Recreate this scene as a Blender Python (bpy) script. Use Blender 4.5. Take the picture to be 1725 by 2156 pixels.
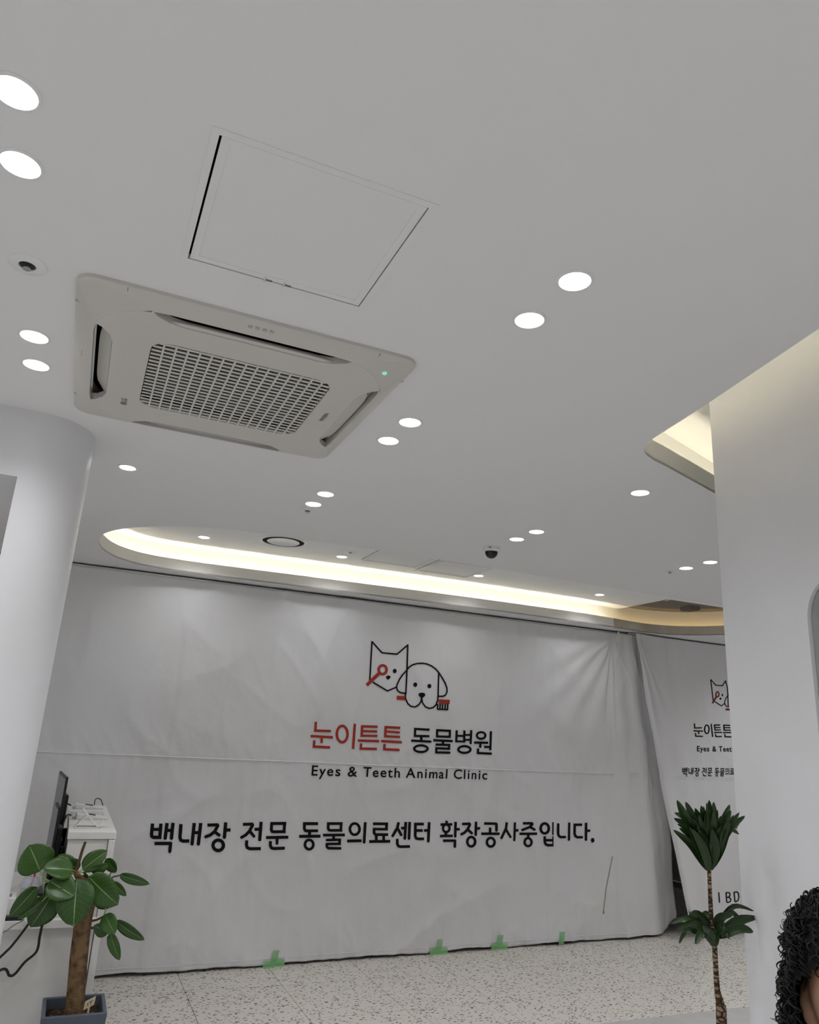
import bpy, bmesh, math, random
from mathutils import Vector, Matrix, noise
from mathutils.geometry import tessellate_polygon
for o in list(bpy.data.objects): bpy.data.objects.remove(o, do_unlink=True)
C = bpy.context.scene.collection
S = bpy.context.scene
PI = math.pi
# ------------------------------------------------------------------ camera, world, exposure
FPX, YAW, PITCH, ROLL, CZ = 1567.38, .39994, .28975, .05656, 1.645
def cam_axes():
    cy, sy, cp, sp = math.cos(YAW), math.sin(YAW), math.cos(PITCH), math.sin(PITCH)
    f = Vector((sy*cp, cy*cp, sp)); r = Vector((cy, -sy, 0)); u = r.cross(f)
    cr, sr = math.cos(ROLL), math.sin(ROLL)
    return r*cr+u*sr, u*cr-r*sr, f
CR, CU, CF = cam_axes()
cam = bpy.data.cameras.new('camera'); cam.sensor_fit = 'HORIZONTAL'; cam.sensor_width = 36
cam.lens = FPX/1725*36; cam.clip_start = .02; cam.clip_end = 60
camo = bpy.data.objects.new('camera', cam); C.objects.link(camo); S.camera = camo
camo.matrix_world = Matrix(((CR.x, CU.x, -CF.x, 0), (CR.y, CU.y, -CF.y, 0), (CR.z, CU.z, -CF.z, CZ), (0, 0, 0, 1)))
w = bpy.data.worlds.new('world'); S.world = w; w.use_nodes = True
w.node_tree.nodes['Background'].inputs[0].default_value = (.8, .85, 1, 1)
w.node_tree.nodes['Background'].inputs[1].default_value = .05
S.view_settings.view_transform = 'Standard'; S.view_settings.look = 'None'
S.view_settings.gamma = 1; S.view_settings.use_curve_mapping = False
S.view_settings.exposure = 1.0
LAMP = 7.0       # radiance of a downlight diffuser
SPOT = 7.6       # watts of each downlight's beam
COVE = 8.5       # radiance of the hidden LED strips
CE = CZ+1.07     # ceiling height
def ray(x, y): return CF+CR*((x-862.5)/FPX)-CU*((y-1078)/FPX)
def PZ(x, y, z): d = ray(x, y); k = (z-CZ)/d.z; return Vector((d.x*k, d.y*k, z))
def PY(x, y, Y): d = ray(x, y); k = Y/d.y; return Vector((d.x*k, Y, d.z*k+CZ))
def PD(x, y, dep): d = ray(x, y); return d*dep+Vector((0, 0, CZ))
# ------------------------------------------------------------------ helpers
class MB:
    def __init__(s): s.v = []; s.f = []; s.uv = {}; s.mi = {}
    def add(s, v, f):
        b = len(s.v); s.v += [Vector(p) for p in v]; s.f += [tuple(i+b for i in q) for q in f]; return b
    def box(s, x0, x1, y0, y1, z0, z1):
        s.add([(x0,y0,z0),(x1,y0,z0),(x1,y1,z0),(x0,y1,z0),(x0,y0,z1),(x1,y0,z1),(x1,y1,z1),(x0,y1,z1)],
              [(0,3,2,1),(4,5,6,7),(0,1,5,4),(1,2,6,5),(2,3,7,6),(3,0,4,7)]); return s
    def plate(s, outer, holes, z0, z1, xf=None):
        loops = [list(outer)]+[list(h) for h in holes]; pts = [p for l in loops for p in l]; n = len(pts)
        xf = xf or (lambda a, b, c: (a, b, c))
        tr = tessellate_polygon([[Vector((p[0], p[1], 0)) for p in l] for l in loops])
        v = [xf(p[0], p[1], z0) for p in pts]+[xf(p[0], p[1], z1) for p in pts]; f = []
        for a, b, c in tr: f += [(a, b, c), (a+n, c+n, b+n)]
        k = 0
        for l in loops:
            m = len(l)
            for i in range(m): j = (i+1) % m; f.append((k+i, k+j, k+j+n, k+i+n))
            k += m
        s.add(v, f); return s
    def tube(s, path, rad, seg=8, cap=True):
        path = [Vector(p) for p in path]; n = len(path)
        if not hasattr(rad, '__len__'): rad = [rad]*n
        rings = []; up = None
        for i in range(n):
            d = (path[min(i+1, n-1)]-path[max(i-1, 0)]).normalized()
            if up is None: up = d.orthogonal().normalized()
            up = (up-d*up.dot(d)); up = up.normalized() if up.length > 1e-6 else d.orthogonal().normalized()
            sd = d.cross(up)
            rings.append([path[i]+(up*math.cos(2*PI*k/seg)+sd*math.sin(2*PI*k/seg))*rad[i] for k in range(seg)])
        f = []
        for i in range(n-1):
            for k in range(seg): f.append((i*seg+k, i*seg+(k+1) % seg, (i+1)*seg+(k+1) % seg, (i+1)*seg+k))
        if cap: f += [tuple(range(seg))[::-1], tuple((n-1)*seg+k for k in range(seg))]
        s.add([p for r in rings for p in r], f); return s
    def lathe(s, prof, seg=32, c=(0, 0, 0), close=False):
        n = len(prof); v = []; f = []
        for i in range(seg):
            a = 2*PI*i/seg
            for r, z in prof: v.append((c[0]+r*math.cos(a), c[1]+r*math.sin(a), c[2]+z))
        for i in range(seg):
            j = (i+1) % seg
            for k in range(n if close else n-1):
                q = (k+1) % n; f.append((i*n+k, j*n+k, j*n+q, i*n+q))
        s.add(v, f); return s
    def strip(s, path, lo, hi):      # vertical band along a plan path
        n = len(path)
        s.add([(p[0], p[1], lo) for p in path]+[(p[0], p[1], hi) for p in path], [(i, i+1, n+i+1, n+i) for i in range(n-1)]); return s
    def band(s, a, b, za, zb):
        n = len(a)
        s.add([(p[0], p[1], za) for p in a]+[(p[0], p[1], zb) for p in b], [(i, i+1, n+i+1, n+i) for i in range(n-1)]); return s
    def build(s, name, mat, parent=None, smooth=False, bevel=0, autosm=None):
        me = bpy.data.meshes.new(name)
        off = parent_loc(parent)
        me.from_pydata([tuple(p-off) for p in s.v], [], s.f)
        bm = bmesh.new(); bm.from_mesh(me)
        bmesh.ops.remove_doubles(bm, verts=bm.verts, dist=1e-6) if not s.uv else None
        bmesh.ops.recalc_face_normals(bm, faces=bm.faces) if not s.uv else None
        bm.to_mesh(me); bm.free()
        if s.uv:
            l = me.uv_layers.new(name='UVMap')
            for lp in me.loops: l.data[lp.index].uv = s.uv[lp.vertex_index]
        me.materials.append(mat)
        if smooth:
            me.polygons.foreach_set('use_smooth', [True]*len(me.polygons))
            if autosm: me.set_sharp_from_angle(angle=math.radians(autosm))
        o = bpy.data.objects.new(name, me); C.objects.link(o)
        if parent: o.parent = parent
        if bevel:
            m = o.modifiers.new('bevel', 'BEVEL'); m.width = bevel; m.segments = 2; m.limit_method = 'ANGLE'; m.angle_limit = math.radians(40)
        return o
def parent_loc(p):
    v = Vector((0, 0, 0))
    while p is not None: v += p.location; p = p.parent
    return v
def thing(name, label, cat, loc=(0, 0, 0), group=None, kind=None):
    o = bpy.data.objects.new(name, None); C.objects.link(o); o.location = loc; o.empty_display_size = .05
    tag(o, label, cat, group, kind); return o
def tag(o, label, cat=None, group=None, kind=None):
    o['label'] = label
    if cat: o['category'] = cat
    if group: o['group'] = group
    if kind: o['kind'] = kind
    return o
def rrect(cx, cy, hx, hy, r, n=8):
    p = []
    for sx, sy, a in ((1, 1, 0), (-1, 1, 90), (-1, -1, 180), (1, -1, 270)):
        for i in range(n+1):
            t = math.radians(a+90*i/n); p.append((cx+sx*(hx-r)+r*math.cos(t), cy+sy*(hy-r)+r*math.sin(t)))
    return p
def circ(cx, cy, r, n=32): return [(cx+r*math.cos(2*PI*i/n), cy+r*math.sin(2*PI*i/n)) for i in range(n)]
def cat_rom(P, k=6, closed=False):
    P = [Vector(p) for p in P]; n = len(P); out = []
    for i in range(n if closed else n-1):
        g = lambda j: P[j % n] if closed else P[max(0, min(n-1, j))]
        a, b, c, d = g(i-1), g(i), g(i+1), g(i+2)
        for q in range(k):
            t = q/k; out.append(.5*((2*b)+(c-a)*t+(2*a-5*b+4*c-d)*t*t+(3*b-a-3*c+d)*t**3))
    if not closed: out.append(P[-1])
    return out
def offset(path, d, closed=False):     # plan offset to the right-hand side of travel
    n = len(path); out = []
    for i in range(n):
        a = path[(i-1) % n] if closed or i > 0 else path[i]; b = path[(i+1) % n] if closed or i < n-1 else path[i]
        t = Vector((b[0]-a[0], b[1]-a[1])).normalized(); out.append((path[i][0]+t.y*d, path[i][1]-t.x*d))
    return out
def sst(a, b, x): t = max(0, min(1, (x-a)/(b-a))); return t*t*(3-2*t)
# ------------------------------------------------------------------ materials
def mat(name, col, rough=.6, spec=.3, metal=0, emit=None, es=0, bump=None, mottled=None, trans=0, alpha=1, ior=1.45):
    m = bpy.data.materials.new(name); m.use_nodes = True; nt = m.node_tree; b = nt.nodes['Principled BSDF']
    b.inputs['Base Color'].default_value = (*col, 1); b.inputs['Roughness'].default_value = rough
    b.inputs['Specular IOR Level'].default_value = spec; b.inputs['Metallic'].default_value = metal
    b.inputs['IOR'].default_value = ior
    if emit: b.inputs['Emission Color'].default_value = (*emit, 1); b.inputs['Emission Strength'].default_value = es
    if trans: b.inputs['Transmission Weight'].default_value = trans
    if alpha < 1: b.inputs['Alpha'].default_value = alpha
    tc = nt.nodes.new('ShaderNodeTexCoord'); geo = nt.nodes.new('ShaderNodeNewGeometry')
    if mottled:            # (second colour, scale, low, high)
        c2, sc, lo, hi = mottled
        n = nt.nodes.new('ShaderNodeTexNoise'); n.inputs['Scale'].default_value = sc; n.inputs['Detail'].default_value = 6
        nt.links.new(geo.outputs['Position'], n.inputs['Vector'])
        r = nt.nodes.new('ShaderNodeMapRange'); r.inputs[1].default_value = lo; r.inputs[2].default_value = hi
        nt.links.new(n.outputs['Fac'], r.inputs[0])
        x = nt.nodes.new('ShaderNodeMix'); x.data_type = 'RGBA'
        x.inputs['A'].default_value = (*col, 1); x.inputs['B'].default_value = (*c2, 1)
        nt.links.new(r.outputs[0], x.inputs['Factor']); nt.links.new(x.outputs['Result'], b.inputs['Base Color'])
    if bump:               # list of (scale, strength, distance)
        prev = None
        for sc, st, di in bump:
            n = nt.nodes.new('ShaderNodeTexNoise'); n.inputs['Scale'].default_value = sc; n.inputs['Detail'].default_value = 5
            nt.links.new(geo.outputs['Position'], n.inputs['Vector'])
            bp = nt.nodes.new('ShaderNodeBump'); bp.inputs['Strength'].default_value = st; bp.inputs['Distance'].default_value = di
            nt.links.new(n.outputs['Fac'], bp.inputs['Height'])
            if prev: nt.links.new(prev.outputs[0], bp.inputs['Normal'])
            prev = bp
        nt.links.new(prev.outputs[0], b.inputs['Normal'])
    return m
M = {}
M['ceil'] = mat('ceiling_paint', (.86, .86, .855), .85, .1, bump=[(220, .08, .002)])
M['ceil2'] = mat('pale_recess', (.93, .93, .92), .85, .1)  # paler than the main ceiling, so the recess edge reads
M['wall'] = mat('wall_paint', (.82, .82, .84), .7, .2, mottled=((.765, .76, .765), 1.6, .45, .75), bump=[(160, .1, .002), (5, .1, .01)])
M['pillar'] = mat('pillar_paint', (.82, .82, .84), .42, .4, mottled=((.765, .76, .765), 1.6, .45, .75), bump=[(160, .08, .002), (5, .1, .01)])
M['niche'] = mat('niche_shade', (.50, .52, .50), .8, .1)  # the niche's inner shade is put into this grey-green colour
M['cove'] = mat('cove_paint', (.80, .79, .74), .8, .1)
M['brown'] = mat('old_board', (.66, .61, .52), .8, .1, mottled=((.46, .41, .33), 3, .45, .7))
M['dark'] = mat('dark_void', (.035, .032, .03), .9, .05)  # near-black colour carries the darkness of unlit hollows
M['plenum'] = mat('plenum_board', (.26, .235, .21), .9, .05, mottled=((.20, .18, .16), 2, .4, .7))
M['led_added'] = mat('added_dim_led', (1, .9, .7), .5, 0, emit=(1, .92, .76), es=COVE*.22)  # for the strip added on the recess's near side
M['led'] = mat('warm_led', (1, .9, .7), .5, 0, emit=(1, .92, .76), es=COVE)
M['ledwarm'] = mat('amber_led', (1, .8, .5), .5, 0, emit=(1, .74, .38), es=COVE*.42)
M['lamp'] = mat('lamp_diffuser', (1, 1, 1), .5, 0, emit=(1, .985, .99), es=LAMP)
M['trim'] = mat('lamp_trim', (.85, .85, .85), .4, .4)
M['acw'] = mat('ac_plastic', (.66, .64, .60), .38, .4)
M['acf'] = mat('ac_frame_plastic', (.64, .62, .58), .36, .4)
M['acv'] = mat('ac_vane_plastic', (.50, .49, .46), .45, .3)
M['acg'] = mat('ac_grille_plastic', (.70, .69, .65), .5, .3)
M['acfil'] = mat('ac_filter', (.20, .185, .16), .8, .1)
M['black'] = mat('black_plastic', (.012, .012, .013), .4, .4)
M['grey'] = mat('grey_print', (.22, .22, .22), .6, .2)
M['greenled'] = mat('green_led', (.35, .75, .5), .4, .4, emit=(.3, .9, .55), es=.25)
M['white'] = mat('white_plastic', (.78, .78, .76), .4, .4)
M['desk'] = mat('white_laminate', (.76, .75, .71), .45, .35)
M['deskside'] = mat('desk_panel', (.70, .69, .66), .5, .3, mottled=((.62, .61, .58), 2.2, .45, .7))
M['ink'] = mat('black_ink', (.012, .012, .014), .8, .1)
M['red'] = mat('red_ink', (.42, .055, .038), .8, .1)
M['redk'] = mat('dark_red_ink', (.24, .03, .022), .8, .1)
M['stain'] = mat('brown_stain', (.42, .33, .22), .9, .05)
M['pot'] = mat('slate_pot', (.085, .10, .125), .45, .4, bump=[(60, .2, .002)])
M['soil'] = mat('soil', (.045, .032, .022), .95, .05, mottled=((.2, .14, .08), 60, .55, .7), bump=[(70, 1, .01)])
M['card'] = mat('kraft_card', (.60, .50, .34), .8, .1)
M['metal'] = mat('chrome', (.55, .55, .55), .3, .5, metal=1)
M['screen'] = mat('monitor_glass', (.10, .105, .105), .25, .5)
M['drink'] = mat('red_drink', (.32, .012, .015), .2, .4)
M['clear'] = mat('clear_plastic', (.55, .58, .66), .12, .5, alpha=.45)
M['straw'] = mat('red_straw', (.45, .02, .03), .4, .3)
M['tape'] = mat('green_tape', (.27, .60, .25), .55, .2, alpha=.62)
M['plain'] = mat('plain_floor_tile', (.56, .55, .53), .5, .3, mottled=((.50, .49, .47), 6, .4, .7))
M['grout'] = mat('grout', (.30, .29, .27), .9, .05)
M['bark'] = mat('ficus_bark', (.20, .125, .065), .85, .1, mottled=((.085, .05, .03), 30, .45, .65), bump=[(55, .8, .01)])
M['twig'] = mat('twig', (.10, .065, .035), .85, .1)
M['petiole'] = mat('petiole', (.30, .42, .13), .5, .3)
M['skin'] = mat('skin', (.50, .29, .19), .5, .35, bump=[(300, .05, .001)])
M['hair'] = mat('hair', (.007, .006, .0055), .5, .25)
M['shirt'] = mat('shirt', (.10, .11, .14), .9, .1)
M['pants'] = mat('trousers', (.03, .03, .04), .9, .1)
M['lip'] = mat('lips', (.42, .16, .13), .5, .3)
M['eye'] = mat('eye_white', (.75, .73, .7), .2, .5)
def cloth_mat():
    m = mat('banner_cloth', (.80, .80, .815), .9, .08, mottled=((.77, .765, .76), 1.1, .4, .7), bump=[(3.2, .4, .03), (9, .35, .012), (26, .2, .004), (420, .12, .001)])
    return m
M['cloth'] = cloth_mat()
def terrazzo():
    m = mat('terrazzo', (.72, .685, .625), .42, .35); nt = m.node_tree; b = nt.nodes['Principled BSDF']; L = nt.links
    geo = nt.nodes.new('ShaderNodeNewGeometry')
    nz = nt.nodes.new('ShaderNodeTexNoise'); nz.inputs['Scale'].default_value = 60; L.new(geo.outputs['Position'], nz.inputs['Vector'])
    sc = nt.nodes.new('ShaderNodeVectorMath'); sc.operation = 'SCALE'; sc.inputs['Scale'].default_value = .012; L.new(nz.outputs['Color'], sc.inputs[0])
    base = None
    for k, (scale, thr, lo) in enumerate(((25, .25, .22), (40, .26, .3))):
        ad = nt.nodes.new('ShaderNodeVectorMath'); ad.operation = 'ADD'; L.new(geo.outputs['Position'], ad.inputs[0]); L.new(sc.outputs[0], ad.inputs[1])
        mp = nt.nodes.new('ShaderNodeMapping'); mp.inputs['Rotation'].default_value = (0, 0, .6+k*1.3); mp.inputs['Scale'].default_value = (1, 1.7, 0)
        L.new(ad.outputs[0], mp.inputs['Vector'])
        v = nt.nodes.new('ShaderNodeTexVoronoi'); v.inputs['Scale'].default_value = scale; L.new(mp.outputs[0], v.inputs['Vector'])
        sp = nt.nodes.new('ShaderNodeSeparateColor'); L.new(v.outputs['Color'], sp.inputs[0])
        lt = nt.nodes.new('ShaderNodeMath'); lt.operation = 'LESS_THAN'; lt.inputs[1].default_value = thr; L.new(v.outputs['Distance'], lt.inputs[0])
        gt = nt.nodes.new('ShaderNodeMath'); gt.operation = 'GREATER_THAN'; gt.inputs[1].default_value = lo; L.new(sp.outputs[0], gt.inputs[0])
        mu = nt.nodes.new('ShaderNodeMath'); mu.operation = 'MULTIPLY'; L.new(lt.outputs[0], mu.inputs[0]); L.new(gt.outputs[0], mu.inputs[1])
        cr = nt.nodes.new('ShaderNodeValToRGB'); e = cr.color_ramp.elements
        e[0].color = (.02, .02, .024, 1); e[1].color = (.26, .18, .10, 1)
        q = e.new(.45); q.color = (.11, .10, .10, 1); q = e.new(.75); q.color = (.16, .11, .07, 1)
        L.new(sp.outputs[1], cr.inputs[0])
        x = nt.nodes.new('ShaderNodeMix'); x.data_type = 'RGBA'; x.inputs['A'].default_value = (.72, .685, .625, 1)
        if base: L.new(base, x.inputs['A'])
        L.new(mu.outputs[0], x.inputs['Factor']); L.new(cr.outputs[0], x.inputs['B']); base = x.outputs['Result']
    L.new(base, b.inputs['Base Color']); return m
M['terrazzo'] = terrazzo()
def leaf_mat(name, c1, c2, vein, nv, rough=.3):
    m = mat(name, c1, rough, .5); nt = m.node_tree; b = nt.nodes['Principled BSDF']; L = nt.links
    uv = nt.nodes.new('ShaderNodeUVMap'); uv.uv_map = 'UVMap'
    sp = nt.nodes.new('ShaderNodeSeparateXYZ'); L.new(uv.outputs[0], sp.inputs[0])
    def mth(op, a, bb=None):
        n = nt.nodes.new('ShaderNodeMath'); n.operation = op
        for i, q in enumerate((a, bb)):
            if q is None: continue
            if isinstance(q, (int, float)): n.inputs[i].default_value = q
            else: L.new(q, n.inputs[i])
        return n.outputs[0]
    av = mth('ABSOLUTE', mth('SUBTRACT', sp.outputs[1], .5))
    fr = mth('FRACT', mth('SUBTRACT', mth('MULTIPLY', sp.outputs[0], nv), mth('MULTIPLY', av, nv*.45)))
    side = mth('MULTIPLY', mth('LESS_THAN', fr, .07), .2) if nv > 1 else 0.0
    mid = mth('LESS_THAN', av, .015)
    ob = nt.nodes.new('ShaderNodeObjectInfo')
    geo = nt.nodes.new('ShaderNodeNewGeometry'); nz = nt.nodes.new('ShaderNodeTexNoise'); nz.inputs['Scale'].default_value = 14; L.new(geo.outputs['Position'], nz.inputs['Vector'])
    x = nt.nodes.new('ShaderNodeMix'); x.data_type = 'RGBA'; x.inputs['A'].default_value = (*c1, 1); x.inputs['B'].default_value = (*c2, 1)
    L.new(mth('MULTIPLY', mth('ADD', ob.outputs['Random'], nz.outputs['Fac']), .5), x.inputs['Factor'])
    y = nt.nodes.new('ShaderNodeMix'); y.data_type = 'RGBA'; L.new(x.outputs['Result'], y.inputs['A']); y.inputs['B'].default_value = (*vein, 1)
    L.new(mth('MAXIMUM', mid, side) if nv > 1 else mid, y.inputs['Factor']); L.new(y.outputs['Result'], b.inputs['Base Color'])
    return m
M['ficus'] = leaf_mat('ficus_leaf', (.020, .056, .010), (.050, .125, .018), (.24, .36, .14), 9, .28)
M['drac'] = leaf_mat('dracaena_leaf', (.012, .030, .006), (.026, .064, .012), (.04, .09, .02), 1, .38)
def ringbark():
    m = mat('dracaena_bark', (.36, .26, .16), .8, .1); nt = m.node_tree; b = nt.nodes['Principled BSDF']; L = nt.links
    geo = nt.nodes.new('ShaderNodeNewGeometry'); mp = nt.nodes.new('ShaderNodeMapping'); mp.inputs['Scale'].default_value = (35, 35, 75)
    L.new(geo.outputs['Position'], mp.inputs['Vector'])
    v = nt.nodes.new('ShaderNodeTexVoronoi'); v.feature = 'DISTANCE_TO_EDGE'; v.inputs['Scale'].default_value = 1.0; L.new(mp.outputs[0], v.inputs['Vector'])
    r = nt.nodes.new('ShaderNodeMapRange'); r.inputs[1].default_value = .04; r.inputs[2].default_value = .22; L.new(v.outputs['Distance'], r.inputs[0])
    x = nt.nodes.new('ShaderNodeMix'); x.data_type = 'RGBA'; x.inputs['A'].default_value = (.045, .03, .02, 1); x.inputs['B'].default_value = (.36, .26, .16, 1)
    L.new(r.outputs[0], x.inputs['Factor']); L.new(x.outputs['Result'], b.inputs['Base Color'])
    bp = nt.nodes.new('ShaderNodeBump'); bp.inputs['Strength'].default_value = .6; bp.inputs['Distance'].default_value = .006
    L.new(r.outputs[0], bp.inputs['Height']); L.new(bp.outputs[0], b.inputs['Normal']); return m
M['dbark'] = ringbark()

# ------------------------------------------------------------------ floor
RX0, RX1, RY0, RY1 = -4.2, 7.6, -3.6, 8.4
fl = MB().box(RX0, RX1, RY0, RY1, -.12, -.006).build('floor', M['grout'])
tag(fl, 'beige terrazzo tiled floor with plain grey strip near the viewer', 'floor', kind='structure')
YB = 4.34
MB().box(RX0, RX1, RY0, YB-.0015, -.006, 0).build('plain_floor_section', M['plain'], fl)
ty = [YB, 4.85, 5.475, 6.10, 6.725, 7.35, 7.975, RY1]; TW = .628; tx0 = .96-TW*9
tcache = {}
for j in range(len(ty)-1):
    h = ty[j+1]-ty[j]
    for i in range(21):
        x0 = tx0+TW*i
        if x0 < RX0-.3 or x0+TW > RX1+.01: continue
        if j > 3 and False: continue
        key = round(h, 3)
        if key not in tcache:
            o = MB().box(.0018, TW-.0018, .0018, h-.0018, -.006, 0).build('terrazzo_tile', M['terrazzo'], fl); tcache[key] = o
        else: o = tcache[key].copy(); C.objects.link(o); o.parent = fl
        o.location = (x0, ty[j], 0)

# ------------------------------------------------------------------ ceiling and its two recesses
recR = cat_rom([(1.163, -1.3), (1.39, -.08), (1.622, 1.167), (1.716, 1.66), (1.753, 1.883), (1.772, 1.985), (1.814, 2.062), (1.903, 2.117), (2.0, 2.15), (2.392, 2.291), (3.2, 2.59)], 5)
recR = [tuple(p) for p in recR]
recRp = recR+[(3.3, 2.58), (3.35, 2.5), (3.35, -1.3)]                 # clockwise seen from above: outside is on the left
recB_far = cat_rom([(-.011, 5.041), (.009, 5.209), (.071, 5.409), (.173, 5.555), (.311, 5.655), (.52, 5.705), (.838, 5.715), (1.379, 5.695), (2.165, 5.668), (2.844, 5.645), (3.5, 5.645), (4.2, 5.66), (4.573, 5.70)], 4)
recB_old = cat_rom([(4.573, 5.70), (4.943, 5.745), (5.221, 5.70), (5.423, 5.571), (5.574, 5.36), (5.68, 5.05), (5.68, 4.75), (5.60, 4.50), (5.40, 4.32), (5.0, 4.245)], 4)
recB_near = cat_rom([(5.0, 4.245), (4.4, 4.225), (3.7, 4.22), (3.0, 4.19), (2.2, 4.165), (1.6, 4.165), (1.28, 4.175), (.986, 4.187), (.71, 4.21), (.506, 4.272), (.357, 4.351), (.235, 4.448), (.113, 4.584), (.028, 4.747), (-.002, 4.89), (-.011, 5.041)], 3)
recB_far, recB_old, recB_near = [[tuple(p) for p in L] for L in (recB_far, recB_old, recB_near)]
recBp = recB_far[:-1]+recB_old[:-1]+recB_near[:-1]
AX, AY = .31, 2.31                       # centre of the cassette air conditioner
HX0, HX1, HY0, HY1 = .081, .521, 1.219, 1.652     # access hatch opening
ce = MB()
ce.plate([(RX0, RY0), (RX1, RY0), (RX1, RY1), (RX0, RY1)],
         [recRp, recBp, rrect(AX, AY, .42, .42, .02, 2), [(HX0, HY0), (HX1, HY0), (HX1, HY1), (HX0, HY1)]], CE, CE+.012)
ceil = ce.build('ceiling', M['ceil']); tag(ceil, 'smooth grey white plasterboard ceiling with recessed coves', 'ceiling', kind='structure')
def cove(path, name, fm, om, closed=False, lip=.09, gap=.13, top=.22, led=None, ledrange=None):
    a = path; b = offset(path, -.015); c = offset(path, -gap)
    m = MB(); m.strip(a, CE, CE+lip); m.band(a, b, CE+lip, CE+lip); m.strip(b, CE+.012, CE+lip)
    m.build(name+'_fascia', fm, ceil, True, autosm=40)
    m = MB(); m.band(b, c, CE+.012, CE+.012); m.strip(c, CE+.012, CE+top)
    m.build(name+'_upstand', om, ceil, True, autosm=40)
    if led:
        p = [q for i, q in enumerate(path) if ledrange is None or ledrange(q)]
        l0, l1 = offset(p, -.03), offset(p, -.05)
        m = MB(); m.band(l0, l1, CE+.022, CE+.022); m.strip(l0, CE+.013, CE+.022); m.strip(l1, CE+.013, CE+.022)
        o = m.build('led_strip', led, ceil)
    return c
TOPB, TOPR = .22, .27
cB1 = cove(recB_far, 'cove', M['cove'], M['cove'], led=M['led'])
cB2 = cove(recB_old, 'old_cove', M['brown'], M['cove'], top=.25, led=M['ledwarm'], ledrange=lambda q: q[1] > 4.9)
cB3 = cove(recB_near, 'cove_near', M['cove'], M['cove'], led=M['led_added'], ledrange=lambda q: q[1] < 4.75)  # unseen dim strip added here to brighten the recess ceiling
oB = cB1[:-1]+cB2[:-1]+cB3[:-1]
# recess ceiling, cut away at its right end where the old plenum shows
HXE = 4.76
cut = [p for p in oB if not (p[0] > HXE and p[1] > 5.17)]
def cutpoly(poly):
    out = []; done = False
    for p in poly:
        if p[0] > HXE and p[1] > 5.17:
            if not done:
                out += [(HXE, 5.83), (HXE, 5.17), (5.83, 5.17)]; done = True
        else: out.append(p)
    return out
MB().plate(cutpoly(oB), [], CE+TOPB, CE+TOPB+.012).build('recess_ceiling', M['ceil2'], ceil)
m = MB(); m.strip([(HXE, 6.1), (HXE, 5.17), (6.1, 5.17)], CE+TOPB, CE+.26); m.build('plenum_edge', M['plenum'], ceil)
MB().box(HXE-.02, 6.2, 5.1, 6.2, CE+.25, CE+.27).build('plenum_board', M['plenum'], ceil)
cR = cove(recR, 'side_cove', M['cove'], M['cove'], top=TOPR, lip=.085, gap=.14, led=M['led'])
MB().plate(cR+[(3.5, 2.75), (3.5, -1.3)], [], CE+TOPR, CE+TOPR+.012).build('side_recess_ceiling', M['cove'], ceil)
m = MB(); m.strip([(3.35, 2.5), (3.35, -1.3), (1.16, -1.3)], CE, CE+TOPR); m.build('side_recess_edge', M['cove'], ceil)

# ------------------------------------------------------------------ outer walls
def swall(n, b, mm, lab):
    o = MB().box(*b).build(n, mm); tag(o, lab, 'wall', kind='structure'); return o
swall('wall_back', (RX0, RX1, RY1, RY1+.1, 0, CE+.5), M['dark'], 'wall of the closed area behind the banners, coloured dark as an unlit void')  # dark colour stands for the unlit void behind the banners
swall('wall_front', (RX0, RX1, RY0-.1, RY0, 0, CE), M['wall'], 'white wall at the viewer\'s back')
swall('wall_west', (RX0-.1, RX0, RY0-.1, RY1+.1, 0, CE), M['wall'], 'white wall of the reception side')
swall('wall_east', (RX1, RX1+.1, RY0-.1, RY1+.1, 0, CE+.5), M['wall'], 'white wall of the far right side')
# left partition: rounded white pillar with an opening beside it
m = MB(); R_ = .2; xe, y0w = -.085, 2.90
fp = [(-.31, y0w)]
for i in range(17):
    t = -PI/2+PI*i/16; fp.append((xe-R_+R_*math.cos(t), y0w+R_+R_*math.sin(t)))
fp.append((-.31, y0w+2*R_))
m.plate(fp, [], 0, CE)
m.box(-1.75, -.31, y0w, y0w+2*R_, 2.455, CE); m.box(-2.4, -1.75, y0w, y0w+2*R_, 0, CE)
o = m.build('wall_left', M['pillar'], None, True, autosm=35); tag(o, 'white rounded partition wall with a square opening at the left', 'wall', kind='structure')
# right partition with rounded opening
WE = Vector((2.0, 1.91)); WD = Vector((-.183, -.983)).normalized(); WN = Vector((-WD.y, WD.x))   # WN points away from viewer side
if WN.x < 0: WN = -WN
def wxf(t, z, d): p = WE+WD*t+WN*d; return (p.x, p.y, z)
hole = [(1.25, .92)]+[(1.25-.12+.12*math.cos(a), 2.145-.12+.12*math.sin(a)) for a in [PI/2*i/10 for i in range(11)]]
hole += [(.387+.12-.12*math.sin(a), 2.145-.12+.12*math.cos(a)) for a in [PI/2*i/10 for i in range(11)]]
hole += [(.387, .92)]
outer = [(0, 0), (3.05, 0), (3.05, CE+TOPR), (0, CE+TOPR)]
m = MB(); m.plate(outer, [hole], 0, .24, wxf)
wr = m.build('wall_right', M['wall'], None, False); tag(wr, 'white scuffed partition wall with a round cornered niche at the right', 'wall', kind='structure')
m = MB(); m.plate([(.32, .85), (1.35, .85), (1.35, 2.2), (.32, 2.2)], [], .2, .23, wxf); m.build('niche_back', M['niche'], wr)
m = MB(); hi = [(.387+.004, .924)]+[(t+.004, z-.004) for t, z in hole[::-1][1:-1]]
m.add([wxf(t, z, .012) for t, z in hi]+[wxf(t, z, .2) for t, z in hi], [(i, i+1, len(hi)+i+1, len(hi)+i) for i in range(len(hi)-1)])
m.build('niche_shade_lining', M['niche'], wr, True, autosm=40)  # sheet over the jamb carrying the niche's shade tone

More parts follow.
